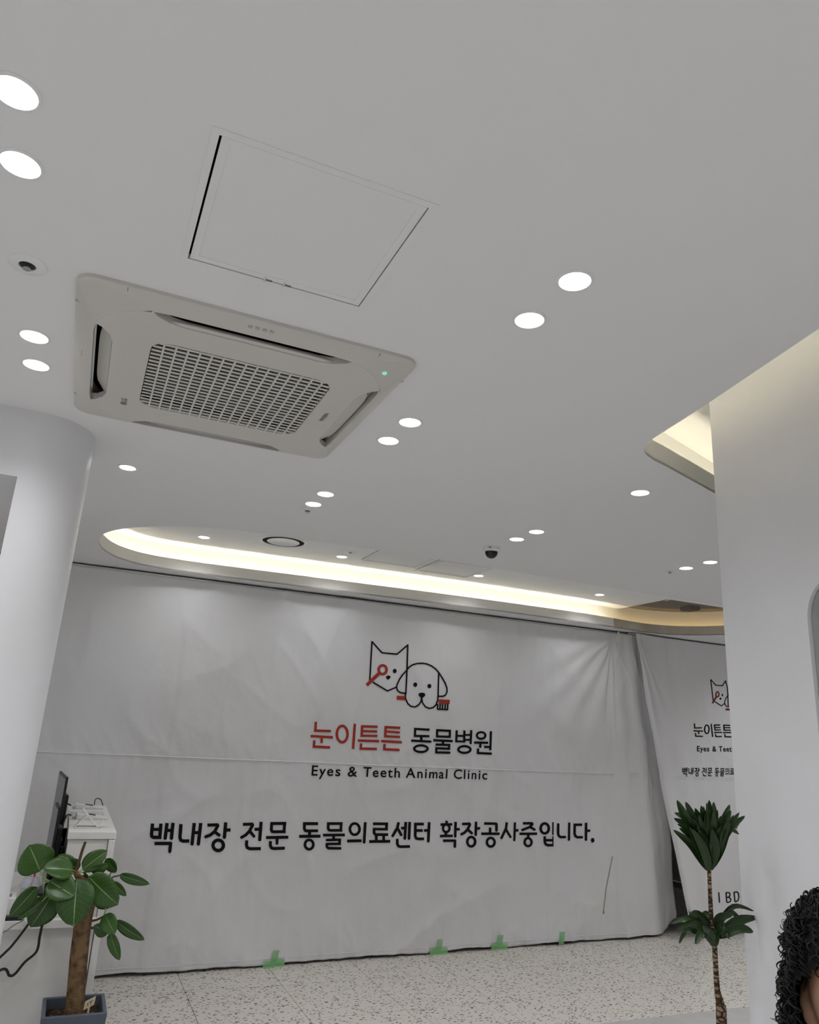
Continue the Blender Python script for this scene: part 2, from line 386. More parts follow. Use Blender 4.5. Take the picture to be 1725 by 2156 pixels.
# ------------------------------------------------------------------ banners
GX0, GX1, GZ0, GZ1, GS = -.9, 5.56, .012, 2.692, .016
creases = [(PY(px, 1760, 5.87).x, s) for px, s in ((330, 1), (546, -1), (868, 1), (1052, -1.2), (1166, 1.8), (1232, -1), (700, .6), (430, -.5), (920, -.7), (1312, 1.4), (985, .6), (610, .5))]
def base_y(x, z): return 5.85+.03*max(0, x)*(1-z/2.7)
def disp(x, z):
    n = noise.noise
    r = sst(4.0, 5.35, x)
    d = .022*n((x*.55, z*.45, 1.3))+.010*n((x*1.5+z*.7, z*.9-x*.3, 4.1))*(1-.3*r)
    q = 1-abs(n((x*1.3-z*1.0, x*.5+z*.8, 9.2)))*2; d += .011*max(0, q)**3
    q = 1-abs(n((x*2.1+z*1.1, z*1.2-x*.8, 2.2)))*2.4; d += .008*max(0, q)**3
    g = sst(1.0, .2, z)
    d += .006*g*n((x*5.2, z*.8, 7.7))
    d += (.002+.008*r)*math.sin(2*PI*x/.34+2.2*n((x*.6, z*.35, 3.3)))*(.55+.45*sst(2.7, 1.8, z))
    u = x*.86+z*.5; v = z*.86-x*.5                                            # slanting pulls, strongest above the seam at the left
    q = 1-abs(n((u*4.2, v*.8, 12.1)))*2.3; d += .013*max(0, q)**2.2*max(0, .35+n((x*.8, z*.8, 14.)))*sst(3.4, 1.2, x)*sst(.9, 1.6, z)
    q = 1-abs(n((x*6.0+.5*z, z*1.1, 15.4)))*2.3; d += .010*max(0, q)**2.2*max(0, .3+n((x*.9, z*.9, 16.)))
    q = 1-abs(n((x*3.1-1.6*z, z*2.2, 18.4)))*2.6; d += .007*max(0, q)**2.5*max(0, .3+n((x*1.1, z*1.3, 19.)))
    for xc, s in creases:
        d += .0045*s*math.tanh((x-xc-.02*n((z*1.2, xc, 0)))/.012)*sst(2.6, 2.1, z)
    g = 1.395-z
    if 0 < g < .5: q = 1-abs(n((x*8, z*1.2, 6)))*2.2; d += .007*max(0, q)**2*sst(.5, 0, g)   # gathers under the seam
    if -.35 < g < 0: q = 1-abs(n((x*7+z*4, z*1.5, 26)))*2.2; d += .007*max(0, q)**2*sst(-.35, 0, g)
    q = 1-abs(n((x*7, z*2.2, 8)))*2.0; d += .012*sst(.42, .02, z)*max(0, q)**2+.008*sst(.10, 0, z)*n((x*3, 0, 8))
    th = math.atan2(4.78-x, 2.75-z); ds = math.hypot(4.78-x, 2.75-z)          # folds fanning from the tied corner
    if x < 5.0: d += .010*math.sin(th*24+2*n((x, z, 31)))*sst(0, .3, ds)*sst(1.7, .5, ds)*sst(-.15, .1, th)*sst(1.35, .9, th)
    return -d
NX = int((GX1-GX0)/GS); NZ = int((GZ1-GZ0)/GS)
HG = [[disp(GX0+(GX1-GX0)*i/NX, GZ0+(GZ1-GZ0)*j/NZ) for j in range(NZ+1)] for i in range(NX+1)]
def surf(x, z):
    fx = (x-GX0)/(GX1-GX0)*NX; fz = (z-GZ0)/(GZ1-GZ0)*NZ
    i = max(0, min(NX-1, int(fx))); j = max(0, min(NZ-1, int(fz))); a, b = fx-i, fz-j
    h = HG[i][j]*(1-a)*(1-b)+HG[i+1][j]*a*(1-b)+HG[i][j+1]*(1-a)*b+HG[i+1][j+1]*a*b
    return base_y(x, z)+h
def edge2(z): return 4.88+.62*(1-z/2.7)**1.15+.012*noise.noise((z*2, 1, 1))
banner = thing('banner', 'wide white fabric banner with black and red clinic lettering hung to the floor', 'banner', (2.3, 5.88, 0))
v = []; f = []
for i in range(NX+1):
    for j in range(NZ+1):
        x = GX0+(GX1-GX0)*i/NX; z = GZ0+(GZ1-GZ0)*j/NZ
        z2 = z+(.012*noise.noise((x*2.3, 3, 3))+.006 if j == 0 else 0)
        if j < 14 and x > 5.3: z2 = z+.10*sst(5.3, 5.56, x)**2*(1-j/14)
        yb = .16*sst(5.1, 5.56, x)*sst(1.2, 0, z)
        x2 = x if x < 4.6 else 4.6+(x-4.6)*(edge2(max(.1, z))+.11-4.6)/(GX1-4.6)
        v.append((x2, base_y(x, z)+HG[i][j]+yb, max(.006, z2)))
for i in range(NX):
    for j in range(NZ): k = i*(NZ+1)+j; f.append((k, k+NZ+1, k+NZ+2, k+1))
m = MB(); m.add(v, f); cl = m.build('banner_cloth', M['cloth'], banner, True)
sm = cl.modifiers.new('solid', 'SOLIDIFY'); sm.thickness = .0015; sm.offset = -1
hem = MB()
for zc in (.055,):
    xs = [GX0+.01+(5.1-GX0)*i/160 for i in range(161)]
    hem.add([(x, surf(x, zc)-.001, zc+.003) for x in xs]+[(x, surf(x, zc)-.0025, zc-.003) for x in xs], [(i, i+1, 162+i, 161+i) for i in range(160)])
hem.build('hem_stitching', M['cloth'], banner)
m = MB(); xs = [GX0+.01+(5.03-GX0)*i/400 for i in range(401)]; zc = [1.395+.004*noise.noise((x, 0, 5)) for x in xs]
m.add([(x, surf(x, z+.004)-.0005, z+.005) for x, z in zip(xs, zc)]+[(x, surf(x, z)-.006, z-.001) for x, z in zip(xs, zc)]+[(x, surf(x, z-.004)-.0005, z-.004) for x, z in zip(xs, zc)],
      [(r*401+i, r*401+i+1, (r+1)*401+i+1, (r+1)*401+i) for r in range(2) for i in range(400)])
m.build('sewn_seam', M['cloth'], banner, True, autosm=30)
# second banner, further right
B2X0, B2X1 = 4.86, 6.95
def surf2(x, z):
    n = noise.noise; e = edge2(z); s = x-e
    d = .013*math.sin(2*PI*s/.26+1.2*n((s*2, z*.4, 1)))*sst(.8, .1, s)*(.35+.65*sst(2.7, 1.4, z))
    d += .02*n((x*1.2, z*.6, 5))+.006*n((x*4+z, z*2, 8))
    d += .022*sst(.06, 0, abs(s-.03))
    th = math.atan2(x-4.86, 2.74-z); ds = math.hypot(x-4.86, 2.74-z)
    d += .016*math.sin(th*30+2.2*n((x*1.3, z*.8, 33)))*sst(0, .35, ds)*sst(2.3, .6, ds)*sst(.75, .35, th)
    q = 1-abs(n((x*7, z*1.2, 41)))*2.2; d += .008*max(0, q)**2*max(0, .4+n((x, z, 43)))
    d += .005*math.tanh((z-1.39)/.012)
    if z < 1.39: d += .006*n((x*10, z*2, 2))*sst(.9, 1.39, z)
    q = 1-abs(n((x*1.8+z*1.4, z*.6, 9)))*2.2; d += .012*max(0, q)**2*sst(1.3, 2.2, z)
    return 5.785+.075*(1-z/2.7)+.05*sst(0, .5, s)-d
banner2 = thing('banner', 'second white fabric banner with small clinic lettering overlapping the wide one, at the right', 'banner', (5.9, 5.9, .1))
v = []; f = []; NX2, NZ2 = 130, 165
for i in range(NX2+1):
    for j in range(NZ2+1):
        z = .11+(2.70-.11)*j/NZ2; e = edge2(z); x = e+(B2X1-e)*(i/NX2)**1.15
        zz = z+(.12*sst(.12, 0, x-e)*(1-j/10) if j < 10 else 0)
        v.append((x, surf2(x, z), zz))
for i in range(NX2):
    for j in range(NZ2): k = i*(NZ2+1)+j; f.append((k, k+NZ2+1, k+NZ2+2, k+1))
m = MB(); m.add(v, f); cl2 = m.build('banner_cloth', M['cloth'], banner2, True)
sm = cl2.modifiers.new('solid', 'SOLIDIFY'); sm.thickness = .0015; sm.offset = -1
MB().tube([(edge2(z)+.004, surf2(edge2(z)+.004, z)-.003, z) for z in [.16+2.53*i/60 for i in range(61)]], .006, 6).build('edge_hem', M['cloth'], banner2, True)
# ---- printed lettering: strokes traced on the cloth surface
def on(sf, px, py):
    Y = 5.87
    for _ in range(4):
        p = PY(px, py, Y); Y = sf(p.x, p.z)
    p = PY(px, py, Y); return Vector((p.x, p.y-.0045, p.z))
def ribbons(strokes, org, sc, sf, mapf=None):
    m = MB(); x0, y0 = org or (0, 0)
    def put(pts, faces): m.add([on(sf, *(mapf(q[0], q[1]) if mapf else (x0+q[0]/sc, y0+q[1]/sc))) for q in pts], faces)
    step = max(8, sc*5)
    for st in strokes:
        k = st[0]
        if k == 'l' or k == 'r':      # ('l', width, points...)  r: round ends
            wd = st[1]/2; P = [Vector(p) for p in st[2:]]
            for a, b in zip(P, P[1:]):
                n = max(1, int((b-a).length/step)); d = (b-a).normalized(); q = Vector((-d.y, d.x))*wd
                pts = []
                for i in range(n+1): c = a.lerp(b, i/n); pts += [c+q, c-q]
                put(pts, [(2*i, 2*i+2, 2*i+3, 2*i+1) for i in range(n)])
            js = P[1:-1]+([P[-1]] if k == 'r' else [])
            for c in js: put([c]+[c+Vector((math.cos(t), math.sin(t)))*wd for t in [PI*2*i/14 for i in range(14)]], [(0, 1+i, 1+(i+1) % 14) for i in range(14)])
        elif k == 'o':                # ('o', width, cx, cy, rx, ry)
            _, wd, cx, cy, rx, ry = st; n = 36; pts = []
            for i in range(n):
                c, s = math.cos(2*PI*i/n), math.sin(2*PI*i/n)
                pts += [(cx+(rx+wd/2)*c, cy+(ry+wd/2)*s), (cx+(rx-wd/2)*c, cy+(ry-wd/2)*s)]
            put(pts, [(2*i, (2*i+2) % (2*n), (2*i+3) % (2*n), 2*i+1) for i in range(n)])
        elif k == 'e':                # filled ellipse
            _, cx, cy, rx, ry = st; n = 24
            put([(cx, cy)]+[(cx+rx*math.cos(2*PI*i/n), cy+ry*math.sin(2*PI*i/n)) for i in range(n)], [(0, 1+i, 1+(i+1) % n) for i in range(n)])
        elif k == 'p':
            P = st[1:]; cx = sum(p[0] for p in P)/len(P); cy = sum(p[1] for p in P)/len(P)
            put([(cx, cy)]+list(P), [(0, 1+i, 1+(i+1) % len(P)) for i in range(len(P))])
    return m
def H(wd, *p): return ('l', wd, *p)
w = 42
NUN = [H(w,(195,156),(187,318)),H(w,(165,300),(445,308)),H(w,(108,390),(478,412)),H(w,(295,405),(289,505)),H(w,(170,460),(162,580)),H(w,(142,563),(432,577)),
 ('o',44,630,357,88,135),H(w,(840,188),(810,602)),
 H(w,(962,210),(952,405)),H(w,(948,230),(1215,237)),H(w-4,(960,308),(1208,315)),H(w-4,(934,385),(1213,388)),H(w,(887,463),(1242,475)),H(w,(942,512),(936,615)),H(w,(918,597),(1202,603)),
 H(w,(1350,222),(1340,412)),H(w,(1332,242),(1588,256)),H(w-4,(1345,315),(1582,332)),H(w-4,(1320,392),(1585,405)),H(w,(1272,473),(1615,492)),H(w,(1330,522),(1325,625)),H(w,(1310,607),(1577,620))]
w = 41
DONG = [H(w,(190,212),(468,228)),H(w,(208,195),(204,355)),H(w,(186,340),(467,346)),H(w+4,(320,345),(316,420)),H(w,(135,424),(502,445)),('o',43,312,572,122,60),
 H(w,(608,218),(604,368)),H(w,(840,232),(835,372)),H(w,(588,236),(860,250)),H(w,(586,348),(855,358)),H(w,(535,418),(890,435)),H(w+4,(712,430),(712,500)),H(w,(578,497),(846,505)),H(w,(826,490),(820,590)),H(w,(572,563),(842,575)),H(w,(592,545),(590,655)),H(w,(570,638),(845,645)),
 H(w,(962,238),(953,458)),H(w,(1102,243),(1097,460)),H(w-4,(960,338),(1100,340)),H(w-4,(933,437),(1115,443)),H(w,(1226,235),(1214,490)),H(w-6,(1110,322),(1225,322)),H(w-6,(1105,410),(1220,412)),('o',43,1102,587,110,61),
 ('o',40,1405,332,78,60),H(w,(1277,460),(1532,465)),H(w,(1392,470),(1388,555)),H(w,(1583,255),(1572,602)),H(w,(1458,538),(1580,543)),H(w,(1350,570),(1347,665)),H(w,(1328,650),(1600,663))]
w = 27
LOGO = [('r',w,(200,95),(380,297),(655,322),(850,155),(835,620),(815,1040)),('r',w,(200,85),(160,785)),('r',w,(215,830),(480,990),(645,920)),
 ('r',w,(805,1030),(808,1130),(850,1220),(910,1272),(985,1280),(1050,1240),(1090,1180),(1100,1110)),
 ('r',w,(1100,1110),(1115,1200),(1165,1275),(1235,1306),(1310,1293),(1365,1240),(1395,1150),(1400,1080),(1412,660)),
 ('r',w,(835,610),(870,560),(940,515),(1020,492),(1110,487),(1200,500),(1280,535),(1350,585),(1412,655)),
 ('r',w,(830,620),(760,690),(700,780),(658,870),(645,930),(665,985),(715,1020),(805,1035)),
 ('r',w,(1412,655),(1470,745),(1530,850),(1560,940),(1562,1010),(1535,1065),(1490,1087),(1405,1087)),
 ('e',612,628,35,40),('e',985,876,36,40),('e',1242,902,36,40),
 ('p',(447,742),(470,715),(500,708),(530,720),(542,740),(520,765),(492,787),(468,768)),
 ('p',(1038,1055),(1060,1030),(1105,1018),(1150,1030),(1172,1062),(1150,1090),(1120,1115),(1100,1135),(1085,1112),(1060,1088)),
 ('r',w,(1393,1225),(1390,1322),(1572,1328),(1574,1225)),H(w,(1437,1218),(1433,1325)),H(w,(1482,1218),(1478,1325)),H(w,(1530,1218),(1526,1325))]
LOGOR = [('o',47,393,605,72,80),H(62,(345,655),(103,887)),H(74,(650,1112),(798,1122)),H(74,(1408,1178),(1612,1190))]
w = 62
L1 = [('l',w,(183,205),(165,400),(172,440),(200,455),(340,457)),H(w,(335,205),(312,485)),H(w-6,(185,312),(330,312)),('r',w,(447,195),(412,470)),('r',w,(555,192),(525,470)),H(w-4,(430,330),(540,330)),('r',w-2,(218,567),(512,565),(495,710)),
 ('l',w,(700,215),(680,450),(695,505),(735,523),(850,521)),('r',w,(940,195),(900,575)),('r',w,(1058,195),(1015,575)),H(w-4,(925,370),(1035,370)),
 ('r',w-4,(1178,234),(1360,228),(1368,245),(1310,350),(1230,415),(1150,445)),('r',w-4,(1310,355),(1390,415)),('r',w,(1512,183),(1487,453)),H(w-2,(1500,322),(1600,322)),('o',62,1375,600,94,94)]
w = 55
L2 = [('r',w,(185,220),(355,215),(362,237),(300,345),(240,410),(160,456)),('r',w,(310,345),(385,435)),('r',w+4,(515,173),(490,498)),H(w,(395,310),(500,308)),('l',w+2,(255,510),(248,590),(262,640),(310,662),(510,660)),
 ('l',w,(710,180),(700,320),(715,350),(745,355),(960,352)),H(w,(942,175),(930,380)),H(w,(685,205),(972,202)),H(w,(603,460),(1010,453)),('r',w-2,(808,460),(802,565)),('l',w,(684,525),(682,600),(700,645),(745,660),(945,652)),
 H(w,(1278,207),(1550,207)),('l',w-3,(1302,180),(1300,300),(1320,335),(1360,338),(1550,336)),H(w,(1395,340),(1395,430)),H(w,(1205,437),(1593,435)),('o',50,1387,587,76,85)]
w = 40
L3 = [('l',w,(147,145),(143,230),(155,258),(185,264),(350,262)),H(w,(128,166),(355,164)),H(w,(335,145),(325,283)),H(w,(68,332),(387,330)),H(w,(225,335),(222,400)),H(w-3,(112,404),(330,398)),H(w,(312,382),(308,478)),H(w-3,(110,462),(325,458)),('l',w-2,(127,445),(125,500),(145,522),(335,525)),
 ('o',38,530,245,70,82),('r',w,(683,145),(667,435)),H(w+2,(420,418),(630,414)),
 H(w,(795,168),(1015,168)),H(w,(995,148),(990,265)),H(w-3,(792,246),(1010,246)),('l',w,(812,230),(810,300),(830,325),(1015,325)),H(w,(843,330),(843,410)),H(w,(950,330),(950,410)),H(w+2,(740,425),(1045,422)),
 ('r',w,(1168,145),(1150,225),(1082,343)),('r',w,(1150,230),(1205,328)),('r',w,(1272,140),(1258,380)),H(w-2,(1203,230),(1265,230)),('r',w,(1328,140),(1318,380)),('l',w,(1148,385),(1148,460),(1165,492),(1195,500),(1332,497)),
 ('l',w,(1412,155),(1408,345),(1425,380),(1455,387),(1538,385)),H(w,(1395,172),(1535,172)),H(w,(1410,265),(1518,265)),('r',w,(1612,145),(1598,420)),H(w-2,(1535,265),(1605,262))]
w = 52
L4 = [H(w,(242,172),(240,230)),H(w,(118,248),(357,246)),('o',48,235,325,66,75),H(w,(228,400),(228,470)),H(w,(108,480),(367,476)),('r',w,(423,195),(415,485)),H(w,(430,343),(507,343)),('r',w,(170,575),(412,573),(408,693)),
 ('r',w,(553,237),(705,232),(712,252),(660,350),(600,415),(542,443)),('r',w,(670,350),(748,420)),('r',w,(835,190),(830,455)),H(w,(845,325),(917,325)),('o',52,738,594,80,95),
 ('r',w,(1000,228),(1240,231),(1248,242),(1248,368)),H(w,(1120,308),(1120,430)),H(w,(940,434),(1312,434)),('o',50,1133,605,78,88),
 ('r',w-4,(1457,205),(1440,330),(1348,520)),('r',w-4,(1440,345),(1530,500)),('r',w-8,(1622,205),(1608,565)),H(w,(1620,365),(1690,365))]
w = 50
L5 = [('r',w,(150,225),(330,222),(345,238),(290,300),(142,357)),('r',w,(300,300),(385,350)),H(w,(80,436),(438,434)),H(w,(260,440),(260,500)),('o',48,257,603,70,80),
 ('o',52,592,327,82,100),H(28,(760,200),(757,460)),('l',w,(593,485),(593,600),(610,645),(650,665),(768,665)),H(24,(757,485),(757,690)),H(w,(595,565),(768,565)),
 ('l',w,(865,225),(862,430),(880,480),(915,502),(1020,500)),('r',w-4,(1087,208),(1082,555)),
 H(w,(1175,252),(1347,252)),('l',w,(1198,230),(1195,430),(1210,480),(1250,505),(1363,505)),('r',w,(1427,212),(1425,555)),H(w,(1435,372),(1510,372)),('e',1560,565,36,47)]
def letter(nm, st, org, sc, mt, lab, sf=surf, par=banner, mapf=None, cnt=None):
    k = 0
    for c in (cnt or [len(st)]):              # one part per syllable or figure
        o = ribbons(st[k:k+c], org, sc, sf, mapf).build(nm, mt, par); o['label'] = lab; k += c
CN = dict(NUN=[6, 2, 7, 7], DONG=[6, 11, 8, 7], L1=[7, 4, 5], L2=[5, 6, 5], L3=[9, 3, 7, 6, 5], L4=[8, 5, 4, 4], L5=[5, 5, 2, 4, 1])
letter('printed_lettering', NUN, (640, 1500), 7.841, M['red'], 'red printed clinic name', cnt=CN['NUN'])
letter('printed_lettering', DONG, (850, 1510), 8.625, M['ink'], 'black printed words of the clinic name', cnt=CN['DONG'])
letter('printed_emblem', LOGO, (760, 1340), 8.625, M['ink'], 'black line drawing of a cat and a dog', cnt=[8]+[1]*5+[4])
letter('printed_emblem', LOGOR, (760, 1340), 8.625, M['red'], 'red magnifier or toothbrush of the emblem', cnt=[2, 1, 1])
letter('printed_lettering', L1, (300, 1710), 8.625, M['ink'], 'first word of the bold black notice line', cnt=CN['L1'])
letter('printed_lettering', L2, (490, 1710), 8.625, M['ink'], 'second word of the bold black notice line', cnt=CN['L2'])
letter('printed_lettering', L3, (670, 1710), 6.9, M['ink'], 'middle words of the bold black notice line', cnt=CN['L3'])
letter('printed_lettering', L4, (915, 1710), 9.583, M['ink'], 'later words of the bold black notice line', cnt=CN['L4'])
letter('printed_lettering', L5, (1085, 1710), 9.583, M['ink'], 'last word of the bold black notice line', cnt=CN['L5'])
letter('stain', [H(1.3,(1290,1803),(1276,1872),(1271,1921)),H(1.2,(1300,1792),(1298,1806)),('e',1271,1921,1.8,3)], (0, 0), 1, M['stain'], 'thin brown stain')
def text_mesh(body, size=1, spacing=1, offs=0):
    c = bpy.data.curves.new('txt', 'FONT'); c.body = body; c.size = size; c.space_character = spacing; c.offset = offs; c.resolution_u = 4
    o = bpy.data.objects.new('txt', c); C.objects.link(o); bpy.context.view_layer.update()
    me = bpy.data.meshes.new_from_object(o.evaluated_get(bpy.context.evaluated_depsgraph_get()))
    V = [p.co.copy() for p in me.vertices]; F = [tuple(p.vertices) for p in me.polygons]
    bpy.data.objects.remove(o); bpy.data.curves.remove(c); bpy.data.meshes.remove(me); return V, F
def text_on(body, p0, p1, caph, sf, mt, par, lab, spacing=1.1, offs=0, clipx=None):
    """baseline from pixel p0 to pixel p1 on the cloth, caph = cap height in metres"""
    V, F = text_mesh(body, 1, spacing, offs)
    x0 = min(v.x for v in V); x1 = max(v.x for v in V); ch = max(v.y for v in V)
    a, b = on(sf, *p0), on(sf, *p1); L = []
    for v in V:
        t = (v.x-x0)/(x1-x0); X = a.x+(b.x-a.x)*t; Z = a.z+(b.z-a.z)*t+v.y/ch*caph
        L.append((X, sf(X, Z)-.0045, Z))
    # one part per letter: faces that share vertices, then pieces that stand above each other (the dot of an i)
    root = list(range(len(V)))
    def find(a):
        while root[a] != a: a = root[a]
        return a
    for fc in F:
        for q in fc[1:]: root[find(q)] = find(fc[0])
    isl = {}
    for fc in F: isl.setdefault(find(fc[0]), []).append(fc)
    rng = sorted([min(V[q].x for fc in fs for q in fc), max(V[q].x for fc in fs for q in fc), fs] for fs in isl.values())
    glyphs = []
    for a0, b0, fs in rng:
        if glyphs and a0 < glyphs[-1][1]-.02: glyphs[-1][1] = max(b0, glyphs[-1][1]); glyphs[-1][2] += fs
        else: glyphs.append([a0, b0, list(fs)])
    for a0, b0, fs in glyphs:
        ids = sorted({q for fc in fs for q in fc}); mp = {q: i for i, q in enumerate(ids)}
        m = MB(); m.add([L[q] for q in ids], [tuple(mp[q] for q in fc) for fc in fs])
        o = m.build('printed_letter', mt, par); o['label'] = lab
h = on(surf, 656, 1611).z-on(surf, 655, 1632.5).z
text_on('Eyes & Teeth Animal Clinic', (655.5, 1632.5), (1025.5, 1641), h, surf, M['ink'], banner, 'black English clinic name', 1.16, .012)
# lettering of the second banner
J = (1430, 1420); K = (1430, 1510); s2 = 13.27
letter('printed_emblem', [('r',26,(880,140),(1020,300),(1210,315),(1297,180),(1345,370),(1358,560),(1372,900)),('r',26,(880,140),(950,725)),('r',26,(990,755),(1180,880),(1265,815)),
 ('r',24,(1440,500),(1360,590),(1295,680),(1268,770),(1285,850),(1330,900),(1380,905)),('e',1207,577,22,32),('e',1153,677,25,30)], J, s2, M['ink'], 'small black line drawing of a cat and a dog', surf2, banner2, cnt=[4, 1, 1])
letter('printed_emblem', [('o',34,1068,558,42,72),H(46,(1045,610),(932,805)),H(55,(1295,975),(1420,982))], J, s2, M['redk'], 'small dark red magnifier or toothbrush', surf2, banner2, cnt=[2, 1])
w = 34
letter('printed_lettering', [H(w,(427,175),(437,318)),H(w,(418,302),(632,298)),H(w,(400,380),(665,390)),H(w,(543,395),(547,475)),H(w,(455,440),(465,548)),H(w,(450,530),(662,536)),('o',36,772,338,62,118),H(w,(893,185),(935,550)),
 H(w,(985,205),(1000,370)),H(w,(970,220),(1145,218)),H(w-4,(985,288),(1155,288)),H(w-4,(985,357),(1165,353)),H(w,(970,428),(1195,425)),H(w,(1015,468),(1025,552)),H(w,(1010,540),(1190,540)),
 H(w,(1243,208),(1260,375)),H(w,(1230,222),(1420,228)),H(w-4,(1245,292),(1430,293)),H(w-4,(1250,362),(1440,362)),H(w,(1222,430),(1460,430)),H(w,(1272,470),(1285,560)),H(w,(1265,545),(1470,548))], K, s2, M['ink'], 'small black clinic name', surf2, banner2, cnt=[6, 2, 7, 7])
h2 = on(surf2, 1470, 1570.5).z-on(surf2, 1470, 1581.5).z
text_on('Eyes & Teeth', (1467.5, 1581.6), (1547.5, 1582.3), h2, surf2, M['ink'], banner2, 'small black English clinic name', 1.12, .016)
def mp1(org, sc):
    def g(x, y):
        X, Y = org[0]+x/sc, org[1]+y/sc            # position on the wide banner's line
        return (1436+(X-314)*(1546.5-1436)/(823-314), 1615.5+(Y-1731)*(20/66.)+(1546-1436)*.018*(X-314)/509)
    return g
letter('printed_lettering', L1, None, 8.625, M['ink'], 'small black notice line', surf2, banner2, mp1((300, 1710), 8.625), cnt=CN['L1'])
letter('printed_lettering', L2, None, 8.625, M['ink'], 'small black notice line', surf2, banner2, mp1((490, 1710), 8.625), cnt=CN['L2'])
letter('printed_lettering', L3[:19], None, 6.9, M['ink'], 'small black notice line', surf2, banner2, mp1((670, 1710), 6.9), cnt=[9, 3, 7])
def mp2(x, y): return (1521+(x-420)*.058, 1724+(y-145)*.066)
letter('printed_lettering', L3[9:19], None, 6.9, M['redk'], 'dark red printed word', surf2, banner2, mp2, cnt=[3, 7])
letter('printed_lettering', [H(16,(780,1385),(793,1525)),H(16,(878,1385),(888,1520)),('l',15,(878,1392),(915,1388),(932,1405),(930,1435),(910,1450),(884,1452)),('l',15,(884,1452),(925,1455),(942,1475),(938,1505),(915,1518),(888,1520)),
 H(16,(985,1378),(998,1512)),('l',15,(985,1385),(1025,1378),(1045,1400),(1050,1450),(1040,1490),(1015,1508),(998,1512))], (1390, 1660), 6.34, M['ink'], 'black letter of the letters I BD', surf2, banner2, cnt=[1, 3, 2])

# green tape at the banner's foot, paper flap at its top
for px, py, lab, hz in ((577, 2034, 'cross of green masking tape farthest left along the banner foot', 1), (925, 2007, 'cross of green masking tape in the middle of the banner foot, below the last words', 1), (1051, 1996, 'crumpled cross of green masking tape right of the middle one', 1), (1171, 1983, 'single upright strip of green masking tape nearest the right banner corner', 0)):
    p = PZ(px, py, .01); x = p.x; y = surf(x, .03)
    t = thing('masking_tape', lab, 'tape', (x, y-.01, 0), 'green tape along the banner foot')
    m = MB(); zs = [.004+.10*i/6 for i in range(7)]
    m.add([(x-.026+.012*q/.1, surf(x-.026, max(.02, q))-.012, q) for q in zs]+[(x+.026+.012*q/.1, surf(x+.026, max(.02, q))-.012, q) for q in zs], [(i, i+1, 8+i, 7+i) for i in range(6)])
    m.build('tape_strip', M['tape'], t, True)
    if hz:
        xs = [x-.08+.16*i/8 for i in range(9)]
        m = MB(); n = 9
        m.add([(q, surf(q, .035)-.0135, .045) for q in xs]+[(q, surf(q, .03)-.015, .006) for q in xs]+[(q, surf(q, .03)-.03, .0015) for q in xs],
              [(r*n+i, r*n+i+1, (r+1)*n+i+1, (r+1)*n+i) for r in range(2) for i in range(8)])
        m.build('tape_strip', M['tape'], t, True)
a = [on(surf, *q) for q in ((1297, 1329), (1285, 1350), (1297, 1357), (1302, 1340))]
m = MB(); m.add([q-Vector((0, .03+.03*k, 0)) for q, k in zip(a, (0, 1, 1.2, .3))]+[q-Vector((0, .032+.03*k, 0)) for q, k in zip(a, (0, 1, 1.2, .3))], [(0, 1, 2, 3), (7, 6, 5, 4), (0, 4, 5, 1), (1, 5, 6, 2), (2, 6, 7, 3), (3, 7, 4, 0)])
tag(m.build('cloth_flap', M['white']), 'small white folded flap stuck to the banner top near its right corner', 'flap')
# rail carrying the banners
m = MB(); m.tube([(-.9, 5.856, 2.697), (4.9, 5.856, 2.697)], .006, 8); m.tube([(4.85, 5.83, 2.702), (6.95, 5.90, 2.702)], .006, 8)
tag(m.build('curtain_rail', M['white'], None, True), 'thin white rail holding the banners under the ceiling', 'rail')

# ------------------------------------------------------------------ cassette air conditioner
AZ = CE
ac = thing('ceiling_air_conditioner', 'square beige cassette air conditioner set in the ceiling at the left', 'air conditioner', (AX, AY, CE))
A = lambda P, z: [(AX+x, AY+y, z) for x, y in P]
def loft(m, loops):
    n = len(loops[0]); v = [p for l in loops for p in l]; f = []
    for k in range(len(loops)-1):
        for i in range(n): j = (i+1) % n; f.append((k*n+i, k*n+j, (k+1)*n+j, (k+1)*n+i))
    m.add(v, f)
o1 = rrect(0, 0, .475, .475, .05, 8); o2 = rrect(0, 0, .470, .470, .05, 8); inn = rrect(0, 0, .428, .428, .19, 8); inn2 = rrect(0, 0, .424, .424, .187, 8)
m = MB(); loft(m, [A(o1, CE), A(o1, CE-.010), A(o2, CE-.016), A(inn, CE-.034), A(inn2, CE-.034), A(inn2, CE+.03)])
m.build('outer_frame', M['acf'], ac, True, autosm=28)
# body casing up in the ceiling void
m = MB(); m.box(AX-.44, AX+.44, AY-.44, AY+.44, CE+.10, CE+.30)
for a in ((-.44, -.425, -.44, .44), (.425, .44, -.44, .44), (-.44, .44, -.44, -.425), (-.44, .44, .425, .44)): m.box(AX+a[0], AX+a[1], AY+a[2], AY+a[3], CE+.013, CE+.10)
m.build('casing', M['dark'], ac)  # dark colour gives the outlet slots their inner shade
